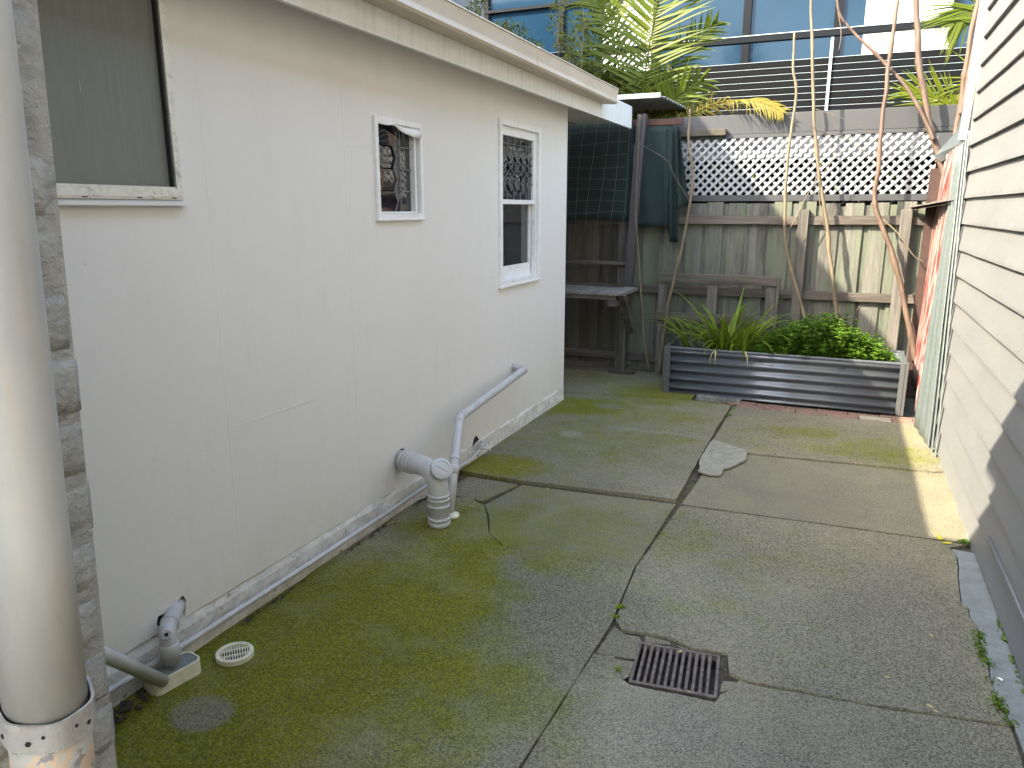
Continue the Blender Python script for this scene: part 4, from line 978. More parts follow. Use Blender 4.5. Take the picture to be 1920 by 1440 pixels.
# ================================================================= FAR BUILDING: louvre balcony and glazing
bd = thing('office_building', (0, 10, 0), 'modern building with blue glazing behind a dark louvred balcony screen', 'building')
BY = 10
LXa, LXb = -6.5, 4.5
zl0, zl1 = 2.62, 3.30; nl = 9; ps = (zl1 - zl0) / nl
slm = MB().box((-5.5, -.006, -.034), (5.5, .004, .028)).mesh('louvre'); MT['louvre'] = simple('louvre_paint', (.0016, .0022, .003), .7, .1, 4, bump=.02, spec=.08); slm.materials.append(MT['louvre'])
sle = MB().box((-5.5, -.012, 0), (5.5, .008, .004)).mesh('louvre_bright_line'); sle.materials.append(MT['metal_and_glint'])  # added pale strips painting the bright lines of light between the blades
for k in range(nl):
    o = link('louvre', slm, None, bd); o.matrix_parent_inverse = Matrix(); o.location = (-1, 0, zl0 + ps * (k + .5)); o.rotation_euler = (R(-12), 0, 0)
    e = link('louvre_bright_line', sle, None, o); e.matrix_parent_inverse = Matrix(); e.location = (0, 0, .0285)
obj('balcony_wall', MB().box((-9, 10.06, 0), (6, 10.2, 2.62)), MT['beam'], bd)
obj('screen_backing', MB().box((-9, 10.05, 2.625), (6, 10.07, 3.24)), MT['louvre'], bd)
for xx in (-3.7, -.315, 2.6): obj('balcony_post', MB().box((xx-.02, 9.965, 2.6), (xx+.012, 9.99, 3.54)), MT['metal_and_glint'] if xx == -.315 else MT['beam'], bd)
obj('handrail', MB().box((-7, 9.93, 3.515), (4.5, 10.02, 3.583)), MT['char'], bd, bevel=.003)
obj('handrail_cap', MB().box((-7, 9.925, 3.584), (4.5, 10.025, 3.592)), MT['metal_and_glint'], bd)
GYY = 11.2
def gp(px, py): return PY(px, py, GYY)
mull = [gp(x, 30).x for x in (700, 915, 1055, 1230, 1402, 1573, 1790, 1905)]
ztr = gp(950, 21).z
obj('floor_slab', MB().box((-11, 10.1, 2.55), (6, 12.5, 2.70)), MT['beam'], bd)
zb_, zt_ = 2.70, 6.2
for i in range(len(mull) - 1):
    x0, x1 = mull[i] + .03, mull[i+1] - .03
    zs = [zb_, ztr - .02] if i < 3 else [zb_, zt_]
    pn = [(zb_, ztr - .02), (ztr + .02, zt_)] if i < 3 else [(zb_, zt_)]
    for za, zc in pn:
        mat = MT['bglass']
        if i == 5: # white blinds fill most of this bay
            xs = x0 + (x1 - x0) * .22
            obj('window', MB().box((x0, GYY, za), (xs, GYY+.02, zc)), MT['bglass'], bd)
            obj('white_blind', MB().box((xs+.002, GYY-.004, za), (x1, GYY+.02, zc)), MT['blind'], bd); continue
        if i == 2:
            obj('curtain', MB().box((x0+(x1-x0)*.45, GYY-.006, za), (x1, GYY-.002, zc)), MT['curtain'], bd)
        f = obj('window', MB().box((x0, GYY, za), (x1, GYY + .02, zc)), mat, bd)
for i, mx in enumerate(mull):
    wdt = .05 if i >= 4 and i < 6 else .03
    obj('mullion', MB().box((mx - wdt, GYY-.05, zb_), (mx + wdt, GYY+.03, zt_)), MT['char'], bd)
obj('transom', MB().box((mull[0], GYY-.06, ztr-.02), (mull[3]-.03, GYY+.03, ztr+.02)), MT['char'], bd)
obj('transom', MB().box((mull[0], GYY-.06, ztr+.48), (mull[3]-.03, GYY+.03, ztr+.54)), MT['char'], bd)
obj('building_body', MB().box((-11, 11.26, 0), (6, 18, 6.3)), MT['char'], bd)
# statuette seen through the balcony glass
sx = gp(1452, 90)
obj('figurine', MB().tube([(sx.x, 11.0, 2.7), (sx.x, 11.0, 3.12), (sx.x, 11.0, 3.2), (sx.x, 11.0, 3.3), (sx.x+.01, 11.0, 3.36), (sx.x+.01, 11.0, 3.41)], [.07, .05, .035, .045, .022, .012], 10), MT['char'], smooth=True, label='small dark figurine standing on the balcony before the glass', cat='figurine')

# ================================================================= LEAN-TO AT FAR LEFT
MBt = MB
pst = obj('carport_post', MB().add([(-1.93,7.02,0),(-1.86,7.02,0),(-1.86,7.10,0),(-1.93,7.10,0),(-1.815,7.02,2.42),(-1.735,7.02,2.42),(-1.735,7.10,2.42),(-1.815,7.10,2.42)], [(0,3,2,1),(4,5,6,7),(0,1,5,4),(1,2,6,5),(2,3,7,6),(3,0,4,7)]), MT['purple'], bevel=.003, label='leaning dull purple timber post holding up the lean-to roof', cat='post')
obj('carport_beam', MB().box((-5, 7.105, 2.325), (-1.42, 7.15, 2.375)), MT['redbeam'], label='red painted beam across the top of the green shade cloth', cat='beam')
# corrugated roof sheet end
sr = MB(); vs = []; fs = []; K = 150; L0_ = (-3.4, -1.56)
y0_, y1_ = 6.98, 8.5
n = 70
for k in range(n + 1):
    y = y0_ + (y1_ - y0_) * k / n; dz = .010 * math.sin(k * 2 * math.pi / 5.3)
    for xx, zz in ((-3.4, 2.60), (-2.3, 2.575), (-1.62, 2.555), (-1.555, 2.545)): vs.append((xx, y, zz + dz + .02 * (y - 7)))
for k in range(n):
    for q in range(3): fs.append((k*4+q, k*4+q+1, k*4+4+q+1, k*4+4+q))
o = obj('roof_sheet', MB().add(vs, fs), MT['sheetroof'], smooth=True, label='overhanging corrugated iron roof sheet beyond the cottage gutter', cat='roof sheet'); o.modifiers.new('s', 'SOLIDIFY').thickness = .004
obj('sheet_edge', MB().box((-3.4, 6.955, 2.545), (-1.60, 6.975, 2.585)), MT['fascia'], o)
# shade cloth
def clothgrid(fn, nu, nv):
    vs = [fn(i / nu, j / nv) for i in range(nu + 1) for j in range(nv + 1)]; fs = []
    for i in range(nu):
        for j in range(nv): fs.append((i*(nv+1)+j, (i+1)*(nv+1)+j, (i+1)*(nv+1)+j+1, i*(nv+1)+j+1))
    return MB().add(vs, fs)
def c1(u, v):
    x = -4.6 + 2.75 * u; z = 1.46 + (2.36 - 1.46) * v + .03 * (1-v) * math.sin(u * 9)
    return (x, 7.06 + .02 * math.sin(x * 7 + v * 2) * (1-v*.5) + .012 * mnoise.noise(Vector((x * 4, z * 4, 0))), z)
o = obj('shade_cloth', clothgrid(c1, 50, 16), MT['cloth'], smooth=True, label='dark green shade cloth stretched behind wire mesh left of the post', cat='shade cloth'); o.modifiers.new('s', 'SOLIDIFY').thickness = .002
def c2(u, v):
    x = -1.84 + .40 * u; zb__ = 1.42 if u < .72 else 1.42 - .14 * min(1, (u - .72) / .1)
    z = zb__ + (2.31 - zb__) * v
    x += .05 * (u) * (1 - v) ; 
    return (x, 7.075 - .045 * max(0, u-.6) / .4 * math.sin(u * 40) * (1 - .5 * v) + .01 * math.sin(u * 12 + v * 4), z)
o = obj('shade_cloth', clothgrid(c2, 44, 16), MT['cloth'], smooth=True, label='loose end of green shade cloth hanging in folds right of the post', cat='shade cloth'); o.modifiers.new('s', 'SOLIDIFY').thickness = .002
def c3(u, v):
    z = 1.62 + (2.30 - 1.62) * v - .05 * (1-u) * (1-v); x = -1.445 + (.015 + .085 * (1 - v)) * u + .03 * (1-v)
    return (x, 7.05 - .03 * math.sin(u * 6 + v * 3), z)
o = obj('shade_cloth', clothgrid(c3, 10, 14), MT['cloth'], smooth=True, label='short green cloth tail folded beside the lattice', cat='shade cloth'); o.modifiers.new('s', 'SOLIDIFY').thickness = .002
wm = MB()
for k in range(24):
    x = -4.4 + k * .112; wm.tube([(x + .02 * math.sin(z * 3 + k) + .07 * (z-1.4), 7.025, z) for z in [1.36 + .1 * q for q in range(11)]], .0014, 4)
for k in range(9):
    z0_ = 1.44 + k * .105; wm.tube([(x, 7.022, z0_ + .012 * math.sin(x * 6 + k)) for x in [-4.5 + .13 * q for q in range(21)]], .0014, 4)
obj('wire_mesh', wm, MT['wire'], label='rusty square wire mesh hung in front of the green shade cloth', cat='wire mesh')
obj('cross_rail', MB().box((-4.5, 7.06, 1.055), (-1.80, 7.10, 1.09)), MT['railwood'], bevel=.003, label='thin timber rail fixed across the post above the bench', cat='rail')
obj('red_batten', MB().box((-1.885, 7.105, .60), (-1.855, 7.135, 1.05)), MT['redwood'], label='short red brown batten beside the post under the thin rail', cat='batten')
# bench
bn = thing('work_bench', (-2.4, 6.8, 0), 'rough timber work bench with splayed bracket against the paling fence', 'bench')
random.seed(5)
z_ = .85; xs = [-4.5 + .175 * k for k in range(15)]
for k, xx in enumerate(xs):
    x1_ = xx + .170
    obj('bench_board', MB().prism(rough([(xx, 6.48 + random.uniform(-.01,.01)), (x1_, 6.48 + random.uniform(-.01,.01)), (x1_, 7.02), (xx, 7.02)], .06, .002), z_ - .022, z_ + random.uniform(-.002, .003)), MT['bentop'], bn, bevel=.002)
obj('bench_board', MB().prism([(-1.875, 6.47), (-1.74, 6.50), (-1.74, 7.0), (-1.875, 7.02)], z_ - .025, z_+.006), MT['bentop'], bn, bevel=.004)
obj('front_rail', MB().box((-4.5, 6.50, z_-.065), (-1.82, 6.525, z_-.0235)), MT['railwood'], bn, bevel=.002)
obj('joist', MB().box((-1.875, 6.44, z_-.12), (-1.80, 6.99, z_-.066)), MT['railwood'], bn, bevel=.002)
obj('bracket', MB().beam((-1.765, 6.49, z_-.01), (-1.80, 7.0, .42), .03, .075, (1, 0, 0)), MT['postwood'], bn, bevel=.002)
obj('leg', MB().box((-1.90, 6.945, 0), (-1.835, 7.01, z_-.125)), MT['postwood'], bn, bevel=.003)
obj('floor_board', MB().box((-4.2, 6.98, .017), (-2.0, 7.05, .045)), MT['railwood'], label='flat board lying on the concrete at the foot of the fence under the bench', cat='board')
obj('floor_block', MB().box((-1.99, 6.93, .017), (-1.74, 7.02, .05)), MT['railwood'], label='short timber block under the bench leg', cat='board')
# pallet frame leaning on the fence
pl_ = thing('old_trellis', (-1.03, 7.08, 0), 'old grey timber frame of three uprights and two rails leaning on the fence', 'trellis')
PYy = 7.055
def bx(a, b): return MB().box(a, b)
obj('top_rail', railm(-1.56, -.50, .955, .085, .02, PYy), MT['railwood'], pl_, bevel=.003)
obj('middle_rail', railm(-1.575, -.475, .592, .08, .02, PYy), MT['railwood'], pl_, bevel=.003)
for xx in (-1.515, -1.06, -.545): obj('upright', MB().box((xx-.045, PYy+.001, .02), (xx+.045, PYy+.022, .91)), MT['postwood'], pl_, bevel=.003)
obj('edge_strip', MB().box((-.498, PYy-.03, .02), (-.478, PYy+.03, .99)), MT['postwood'], pl_, bevel=.002)

# ================================================================= PLANTER
pn = thing('planter_bed', (-.39, 6.65, 0), 'raised slate blue corrugated steel garden bed before the fence', 'planter')
PX0, PX1, PY0, PY1, PH = -1.325, .545, 6.385, 6.93, .425
def corrh(x0, y0, x1, y1, mat, name):
    rows = 60; vs = []; fs = []; d = Vector((x1-x0, y1-y0, 0)); nrm = Vector((d.y, -d.x, 0)).normalized()
    cols = 2
    for r in range(rows + 1):
        z = .012 + (PH - .03) * r / rows; a = .0125 * math.sin(2 * math.pi * (z - .05) / .078)
        for c in range(cols): vs.append(Vector((x0, y0, z)) + d * c / (cols-1) + nrm * a)
    for r in range(rows): fs.append((r*2, r*2+1, r*2+3, r*2+2))
    o = obj(name, MB().add(vs, fs), mat, pn, smooth=True); o.modifiers.new('s', 'SOLIDIFY').thickness = .001; return o
corrh(PX0+.03, PY0, PX1-.03, PY0, MT['steel'], 'front_panel'); corrh(PX1, PY0+.03, PX1, PY1-.03, MT['steel'], 'end_panel')
corrh(PX0, PY1-.03, PX0, PY0+.03, MT['steel'], 'end_panel'); corrh(PX1-.03, PY1, PX0+.03, PY1, MT['liner'], 'back_panel')
obj('liner', MB().prism([(PX0+.014, PY0+.014), (PX1-.014, PY0+.014), (PX1-.014, PY1-.014), (PX0+.014, PY1-.014)], .02, .405, holes=[[(PX0+.018, PY0+.018), (PX1-.018, PY0+.018), (PX1-.018, PY1-.018), (PX0+.018, PY1-.018)]]), MT['liner'], pn)
rim = [((PX0+.02, PY0-.006), (PX1-.02, PY0+.02)), ((PX0+.02, PY1-.02), (PX1-.02, PY1+.006)), ((PX0-.006, PY0+.02), (PX0+.02, PY1-.02)), ((PX1-.02, PY0+.02), (PX1+.006, PY1-.02))]
for k, (a, b) in enumerate(rim):
    obj('rim', MB().box((a[0], a[1], PH-.02), (b[0], b[1], PH-.002)), MT['steel'] if k < 1 else MT['flash'], pn, bevel=.004)
for xx in (PX0, PX1):
    for yy in (PY0, PY1):
        sx_ = 1 if xx == PX0 else -1; sy_ = 1 if yy == PY0 else -1
        mb = MB().prism([(xx - .012*sx_, yy - .014*sy_), (xx + .046*sx_, yy - .014*sy_), (xx+.046*sx_, yy+.004*sy_), (xx+.006*sx_, yy+.004*sy_), (xx+.006*sx_, yy+.046*sy_), (xx-.012*sx_, yy+.046*sy_)], .004, PH)
        obj('corner_post', mb, MT['steeltrim'], pn, bevel=.003)
        obj('corner_bead', MB().tube([(xx + .016*sx_, yy - .0145*sy_, .006), (xx + .016*sx_, yy - .0145*sy_, PH-.003)], .004, 8), MT['steeltrim'], pn)
sv = []; sf = []; nx, ny = 60, 20
for i in range(nx + 1):
    for j in range(ny + 1):
        x = PX0 + .02 + (PX1 - PX0 - .04) * i / nx; y = PY0 + .02 + (PY1 - PY0 - .04) * j / ny
        sv.append((x, y, .30 + .025 * mnoise.noise(Vector((x * 5, y * 5, 0))) + .012 * mnoise.noise(Vector((x * 22, y * 22, 0)))))
for i in range(nx):
    for j in range(ny): sf.append((i*(ny+1)+j, (i+1)*(ny+1)+j, (i+1)*(ny+1)+j+1, i*(ny+1)+j+1))
obj('soil', MB().add(sv, sf), MT['dirt'], kind='stuff', label='dark soil filling the steel garden bed', cat='soil')

# ---- strap-leaved plant
spn = thing('strap_leaf_plant', (-.83, 6.62, .31), 'clump of long arching strap leaves in the left half of the garden bed', 'plant')
random.seed(11)
def strapleaf(L_, w_, bend, tw, n=12):
    vs = []; fs = []; a = R(85); p = Vector((0, 0, 0))
    for k in range(n + 1):
        u = k / n; ww = w_ * (.65 + .5 * math.sin(math.pi * min(u * 1.2, 1))) * (1 - u ** 3.5) + .0004
        d = Vector((math.cos(a), 0, math.sin(a))); up = Vector((-d.z, 0, d.x))
        sdir = Vector((0, math.cos(tw * u), 0)) + up * math.sin(tw * u) * .7
        vs += [p - sdir * ww + up * ww * .35, p, p + sdir * ww + up * ww * .35]
        p = p + d * L_ / n; a -= bend / n * (.35 + 1.3 * u)
    for k in range(n):
        for q in range(2): fs.append((k*3+q, k*3+q+1, k*3+q+4, k*3+q+3))
    me = MB().add(vs, fs).mesh('leaf', True); me.materials.append(MT['strapleaf']); return me
lv = [strapleaf(random.uniform(.46, .72), random.uniform(.008, .013), R(random.uniform(60, 150)), random.uniform(-.8, .8)) for _ in range(16)]
for k in range(150):
    o = link('leaf', random.choice(lv), None, spn); o.matrix_parent_inverse = Matrix()
    a = random.uniform(0, 2 * math.pi); rr = abs(random.gauss(0, .11))
    o.location = (rr * math.cos(a) * 1.5, rr * math.sin(a) * .6, random.uniform(-.02, .02)); lean = random.uniform(0, .6)
    az = a + random.uniform(-.7, .7); s_ = random.uniform(.75, 1.12)
    o.rotation_euler = Euler((random.uniform(-.15, .15), lean, az), 'XYZ'); o.scale = (s_, s_, s_)
# dead tips hanging
dl = strapleaf(.40, .008, R(190), .5); dl.materials[0] = MT['deadleaf']
for k, az in enumerate((-1.4, -1.9, -1.1, -2.5)):
    o = link('dead_leaf', dl, None, spn); o.matrix_parent_inverse = Matrix(); o.location = (-.1 + .09 * k, -.08, 0); o.rotation_euler = (0, .5, az)
# ---- weedy bush
def leafquad(mb, p, d, n, L_, w_):
    s = d.cross(n).normalized() * w_
    mb.v += [tuple(p), tuple(p + d * L_ * .45 + s + n * w_ * .3), tuple(p + d * L_), tuple(p + d * L_ * .45 - s + n * w_ * .3), tuple(p + d * L_ * .5)]
    b = len(mb.v) - 5; mb.f += [[b, b+1, b+4], [b+1, b+2, b+4], [b+2, b+3, b+4], [b+3, b, b+4]]
def bushtop(x):   # height of bush over x (world), from the photograph
    pts = [(-.62, .42), (-.50, .53), (-.35, .60), (-.22, .66), (-.05, .70), (.08, .67), (.16, .60), (.24, .56), (.33, .52), (.42, .45), (.48, .36)]
    for (a, za), (b, zb__) in zip(pts, pts[1:]):
        if a <= x <= b: return za + (zb__ - za) * (x - a) / (b - a)
    return .35
random.seed(21); bs = MB(); stm = MB()
for k in range(520):
    x = random.uniform(-.60, .46); y = random.uniform(6.43, 6.88)
    top_ = bushtop(x) * (1 - .9 * max(0, (6.52 - y)) ) * random.uniform(.80, 1.04) - .05 * max(0, 6.50 - y) / .1
    if y < 6.50: top_ = min(top_, .46 + random.uniform(-.03, .05) + (y - 6.43) * 1.6)
    hgt = max(.05, top_ - .30); lean = Vector((random.uniform(-.25, .25), random.uniform(-.35, .15), 0))
    base = Vector((x, y, .30)); tipp = base + lean * hgt + Vector((0, 0, hgt)); stm.tube([base, tipp], [.002, .001], 4, False)
    nn = int(hgt / .028) + 2
    for q in range(nn):
        u = 1 - q * .032 / hgt
        if u < .2: break
        p = base.lerp(tipp, u); a0_ = random.uniform(0, 6.28); sz = (.027 + .024 * min(1, (1-u) * 3)) * random.uniform(.8, 1.2)
        for r in range(4):
            a = a0_ + r * math.pi / 2 + random.uniform(-.3, .3); el = random.uniform(-.1, .55) + (.5 if q == 0 else 0)
            d = Vector((math.cos(a) * math.cos(el), math.sin(a) * math.cos(el), math.sin(el))); n_ = Vector((-math.cos(a) * math.sin(el), -math.sin(a) * math.sin(el), math.cos(el)))
            leafquad(bs, p, d, n_, sz * 1.15, sz * .40)
wb = thing('weed_bush', (-.05, 6.65, .3), 'dense bright green weedy bush in the right half of the garden bed', 'bush')
obj('foliage', bs, MT['nettle'], wb); obj('stem', stm, MT['nettle'], wb)

# ================================================================= SAPLING TRUNKS
def trunk(name, pts, y, r0, r1, mat, label, parent=None, dy=0, n=8):
    P_ = [PY(px, py, y + dy * i / max(1, len(pts)-1)) for i, (px, py) in enumerate(pts)]
    out = []; rad = []
    for i in range(len(P_) - 1):
        k = 6
        for q in range(k):
            u = q / k; a = P_[max(i-1, 0)]; b = P_[i]; c = P_[i+1]; d = P_[min(i+2, len(P_)-1)]
            out.append(.5 * ((2 * b) + (c - a) * u + (2*a - 5*b + 4*c - d) * u*u + (3*b - a - 3*c + d) * u**3))
    out.append(P_[-1]); N = len(out)
    for i, p_ in enumerate(out):
        u = i / (N - 1); r = r0 + (r1 - r0) * u; rad.append(.92 * r * (1 + .16 * mnoise.noise(p_ * 14) + (.30 if (i * 7 + len(name)) % 11 == 3 else 0)))
        p_ += Vector((mnoise.noise(p_ * 5), mnoise.noise(p_ * 5 + Vector((9,0,0))), 0)) * r0 * .5
    mb = MB().tube(out, rad, n)
    if parent: return obj(name, mb, mat, parent, smooth=True)
    base = out[0]; th = thing('sapling', base, label, 'tree', 'bare sapling stems in front of the fence')
    obj('trunk', mb, mat, th, smooth=True); return th
trunk('t', [(1217,696),(1208,640),(1203,560),(1199,500),(1192,400),(1196,300),(1200,215)], 6.98, .0105, .007, MT['bark'], 'thin pale climbing stem rising along the leaning purple post')
s2 = trunk('t', [(1236,700),(1248,600),(1262,530),(1278,470),(1290,400),(1299,330),(1292,270),(1293,205)], 6.96, .016, .011, MT['bark'], 'thin bare stem curving up left of the garden bed to the yellow frond')
s3 = trunk('t', [(1518,640),(1508,590),(1498,555),(1478,480),(1472,420),(1476,300),(1492,180),(1487,130),(1490,62)], 7.04, .018, .010, MT['bark'], 'bare wavy sapling rising from the garden bed, ending in a cut tip')
s4 = trunk('t', [(1580,640),(1568,590),(1563,540),(1547,400),(1535,320),(1527,232),(1523,120),(1521,0),(1520,-90)], 7.05, .020, .011, MT['bark'], 'pale bare sapling leaning in front of the middle of the lattice')
s5 = trunk('t', [(1716,680),(1706,620),(1695,560),(1668,460),(1644,400),(1640,365),(1646,320),(1657,200),(1668,110),(1684,0),(1692,-80)], 7.00, .026, .014, MT['rbark'], 'thickest reddish sapling bowing right behind the end of the garden bed')
s6 = trunk('t', [(1790,420),(1772,330),(1755,272),(1742,225),(1728,150),(1720,80),(1718,0),(1717,-90)], 7.10, .030, .021, MT['rbark'], 'stout forked reddish trunk rising behind the grey roof flashing')
obj_ = trunk('branch', [(1750,262),(1738,232),(1700,165),(1655,115),(1615,75),(1580,35),(1568,0),(1560,-50)], 7.06, .018, .008, MT['rbark'], None, s6)
s7 = trunk('t', [(1790,330),(1792,250),(1803,180),(1812,120),(1822,60),(1838,-10),(1850,-80)], 7.15, .024, .019, MT['rbark'], 'reddish trunk nearest the weatherboard corner with a twin stem')
trunk('branch', [(1800,215),(1812,165),(1822,110),(1833,60),(1842,5)], 7.11, .017, .017, MT['rbark'], None, s7)
trunk('branch', [(1656,412),(1686,440),(1712,478),(1730,490)], 6.98, .007, .003, MT['bark'], None, s5, n=6)
trunk('twig', [(1547,432),(1535,350),(1560,300),(1570,262)], 7.03, .004, .002, MT['bark'], None, s4, n=5)
trunk('twig', [(1482,428),(1510,372),(1530,335),(1545,290)], 7.0, .0045, .003, MT['bark'], None, s3, n=5)
trunk('twig', [(1492,212),(1530,240),(1600,268),(1640,310)], 7.02, .003, .002, MT['twig'], None, s3, n=5)
trunk('twig', [(1560,212),(1575,250),(1610,275),(1650,312)], 7.0, .003, .0015, MT['twig'], None, s4, n=5)
trunk('twig', [(1530,205),(1580,222),(1640,252)], 7.0, .0035, .002, MT['twig'], None, s4, n=5)
trunk('twig', [(1576,605),(1600,590),(1612,572)], 6.9, .004, .002, MT['bark'], None, s4, n=5)
trunk('twig', [(1300,390),(1265,330),(1250,300),(1203,272)], 7.0, .003, .002, MT['bark'], None, s2, n=5)
trunk('twig', [(1570,10),(1577,60),(1573,95)], 7.0, .006, .003, MT['rbark'], None, s6, n=5)

# ================================================================= PALMS
def frond(par, P_, Ln, nl, mat, droop=.3, w_=.014, side=Vector((1,0,0)), rr=.012, taper=.5, ang=55, gap=0, nrm=None, limp=0):
    """rachis through world points P_, leaflets both sides"""
    P_ = [Vector(p) for p in P_]; pts = []
    for i in range(len(P_) - 1):
        for q in range(6):
            u = q / 6; a = P_[max(i-1,0)]; b = P_[i]; c = P_[i+1]; d = P_[min(i+2, len(P_)-1)]
            pts.append(.5 * ((2 * b) + (c - a) * u + (2*a - 5*b + 4*c - d) * u*u + (3*b - a - 3*c + d) * u**3))
    pts.append(P_[-1]); N = len(pts)
    rc = obj('frond', MB().tube(pts, [rr * (1 - .75 * i / N) for i in range(N)], 6), mat, par, smooth=True)
    for k in range(nl):
        u = .06 + .94 * k / nl; f = u * (N - 1); i = min(int(f), N - 2); p = pts[i].lerp(pts[i+1], f - i); d = (pts[i+1] - pts[i]).normalized()
        s0 = (side - d * side.dot(d)).normalized()
        for sg in (-1, 1):
            L_ = Ln * (math.sin(math.pi * (.12 + .80 * u)) ** .6) * random.uniform(.8, 1.08) * (1 - taper * u * .6)
            an = R(ang + random.uniform(-9, 9) - 22 * u); dr = (d * math.cos(an) + s0 * sg * math.sin(an)).normalized()
            dr = (dr + Vector((0, random.uniform(-.12, .12), random.uniform(-.08, .08)))).normalized()
            wv = dr.cross(Vector((random.uniform(-.2,.2), -1, .35))).normalized()
            vs = []; fs = []; q = p.copy(); n = 7; dd_ = dr.copy(); dp_ = droop * random.uniform(.5, 1.5) + (limp if random.random() < .5 else 0)
            for j in range(n + 1):
                t_ = j / n; ww = w_ * (1 - t_ ** 2.2) * min(1, .35 + t_ * 4) + .0004
                vs += [q - wv * ww + Vector((0, .25 * ww, 0)), q + Vector((0, 0, 0)), q + wv * ww + Vector((0, .25 * ww, 0))]
                q = q + dd_ * L_ / n; dd_ = (dd_ + Vector((0, 0, -dp_ / n * (.4 + 1.4 * t_)))).normalized()
            for j in range(n):
                for e in range(2): fs.append((j*3+e, j*3+e+1, j*3+e+4, j*3+e+3))
            obj('leaflet', MB().add(vs, fs), mat, rc, smooth=True)
    return rc
random.seed(9)
pa = thing('palm_tree', (-2.4, 8.3, 0), 'young palm with upright green fronds behind the lean-to roof', 'palm')
obj('trunk', MB().tube([(-2.35, 8.35, 0), (-2.35, 8.35, .8), (-2.3, 8.35, 1.8), (-2.25, 8.35, 2.3)], [.11, .10, .08, .05], 12), MT['bark'], pa, smooth=True)
q8 = lambda *ps: [PY(x, y, 8.3 + dy) for x, y, dy in ps]
frond(pa, q8((1190,300,0),(1205,180,0),(1215,100,-.05),(1228,30,-.1),(1245,-60,-.15),(1262,-150,-.1)), .72, 62, MT['palmleaf'], .25, .015, ang=72, taper=.2)
frond(pa, q8((1180,300,0),(1165,160,.1),(1145,60,.2),(1120,0,.2),(1090,-50,.1)), .66, 44, MT['palmleaf'], .9, .016, ang=58)
frond(pa, q8((1200,300,0),(1220,210,.1),(1260,130,.1),(1310,70,0),(1345,40,-.1)), .42, 36, MT['palmleaf'], .45, .012, ang=52)
frond(pa, q8((1195,300,0),(1235,230,-.2),(1270,180,-.3),(1320,150,-.4)), .5, 32, MT['palmleaf'], .4, .012, ang=60)
frond(pa, q8((1185,300,.2),(1130,190,.3),(1110,110,.3),(1128,30,.3),(1150,-30,.3)), .6, 40, MT['palmleaf'], .7, .015, ang=60)
yf = thing('yellow_frond_palm', (-1.35, 7.55, 0), 'yellowing palm frond drooping over the lattice and grey beam', 'palm')
frond(yf, [PY(1200,330,7.9), PY(1262,245,7.55), PY(1300,212,7.42), PY(1350,192,7.32), PY(1400,188,7.25), PY(1440,196,7.22), PY(1468,212,7.2)], .27, 54, MT['yellowfrond'], 1.1, .0075, rr=.010, ang=62, limp=2.2)
pb = thing('fan_palm', (.9, 8.6, 0), 'palm at right with dark fronds fanning from behind the weatherboard corner', 'palm')
obj('trunk', MB().tube([(.95, 8.7, 0), (.95, 8.7, 1.5), (.95, 8.7, 2.6)], [.1, .09, .06], 10), MT['bark'], pb, smooth=True)
q9 = lambda *ps: [PY(x, y, 8.4) for x, y in ps]
frond(pb, q9((1830,235),(1790,205),(1745,180),(1700,172)), .52, 26, MT['palmleaf'], .1, .011, ang=38)
frond(pb, q9((1870,60),(1838,10),(1815,20),(1790,40)), .62, 24, MT['palmleaf'], .25, .010, ang=46)
frond(pb, q9((1870,90),(1850,-20),(1810,-60),(1780,-70)), .5, 22, MT['palmleaf'], .5, .010, ang=60)
frond(pb, q9((1880,200),(1850,150),(1830,160),(1800,190)), .45, 16, MT['palmleaf'], .3, .010, ang=50)
# bamboo and shrub behind the gutter
def bamboo(name, label, spots, y, nleaf, sl_, mat=MT['bamboo'], seed=1, cat='bamboo'):
    random.seed(seed); th = thing(name, (PY(spots[0][0], 200, y).x, y, 0), label, cat); fb = MB(); sb = MB()
    for (cx, cy, rx, ry, n) in spots:
        for k in range(n):
            a = random.uniform(0, 6.28); r = math.sqrt(random.random()); p = PY(cx + rx * r * math.cos(a), cy + ry * r * math.sin(a), y + random.uniform(-.25, .25))
            az = random.uniform(0, 6.28); 
            for q in range(4):
                el = random.uniform(-.9, .5); b = az + random.uniform(-1.2, 1.2)
                d = Vector((math.cos(b) * math.cos(el), math.sin(b) * math.cos(el), math.sin(el))); nn_ = Vector((random.uniform(-.4,.4), random.uniform(-.8,0), 1)).normalized(); nn_ = (nn_ - d * nn_.dot(d)).normalized()
                leafquad(fb, p, d, nn_, sl_ * random.uniform(.7, 1.3), sl_ * .13)
    for (cx, cy, rx, ry, n) in spots:
        b0 = PY(cx + random.uniform(-10, 10), 260, y); b0.z = 0
        sb.tube([b0, b0.lerp(PY(cx, cy, y), .8), PY(cx + 4, cy - ry, y)], [.009, .006, .003], 6)
        for k in range(4):
            sb.tube([PY(cx, cy + ry, y), PY(cx + random.uniform(-rx, rx), cy - ry * random.uniform(.3, 1), y)], [.004, .002], 5)
    obj('foliage', fb, mat, th); obj('stem', sb, MT['bark'], th)
bamboo('bamboo', 'sparse bamboo tops showing over the beige gutter before the blue glass', [(880, 30, 22, 30, 60), (905, 0, 15, 18, 18), (950, 60, 36, 22, 90), (985, 88, 34, 14, 60), (925, 50, 12, 10, 20), (1045, 40, 14, 50, 40), (1065, 85, 20, 25, 40), (1090, 60, 20, 45, 30)], 7.7, 0, .075, seed=4)
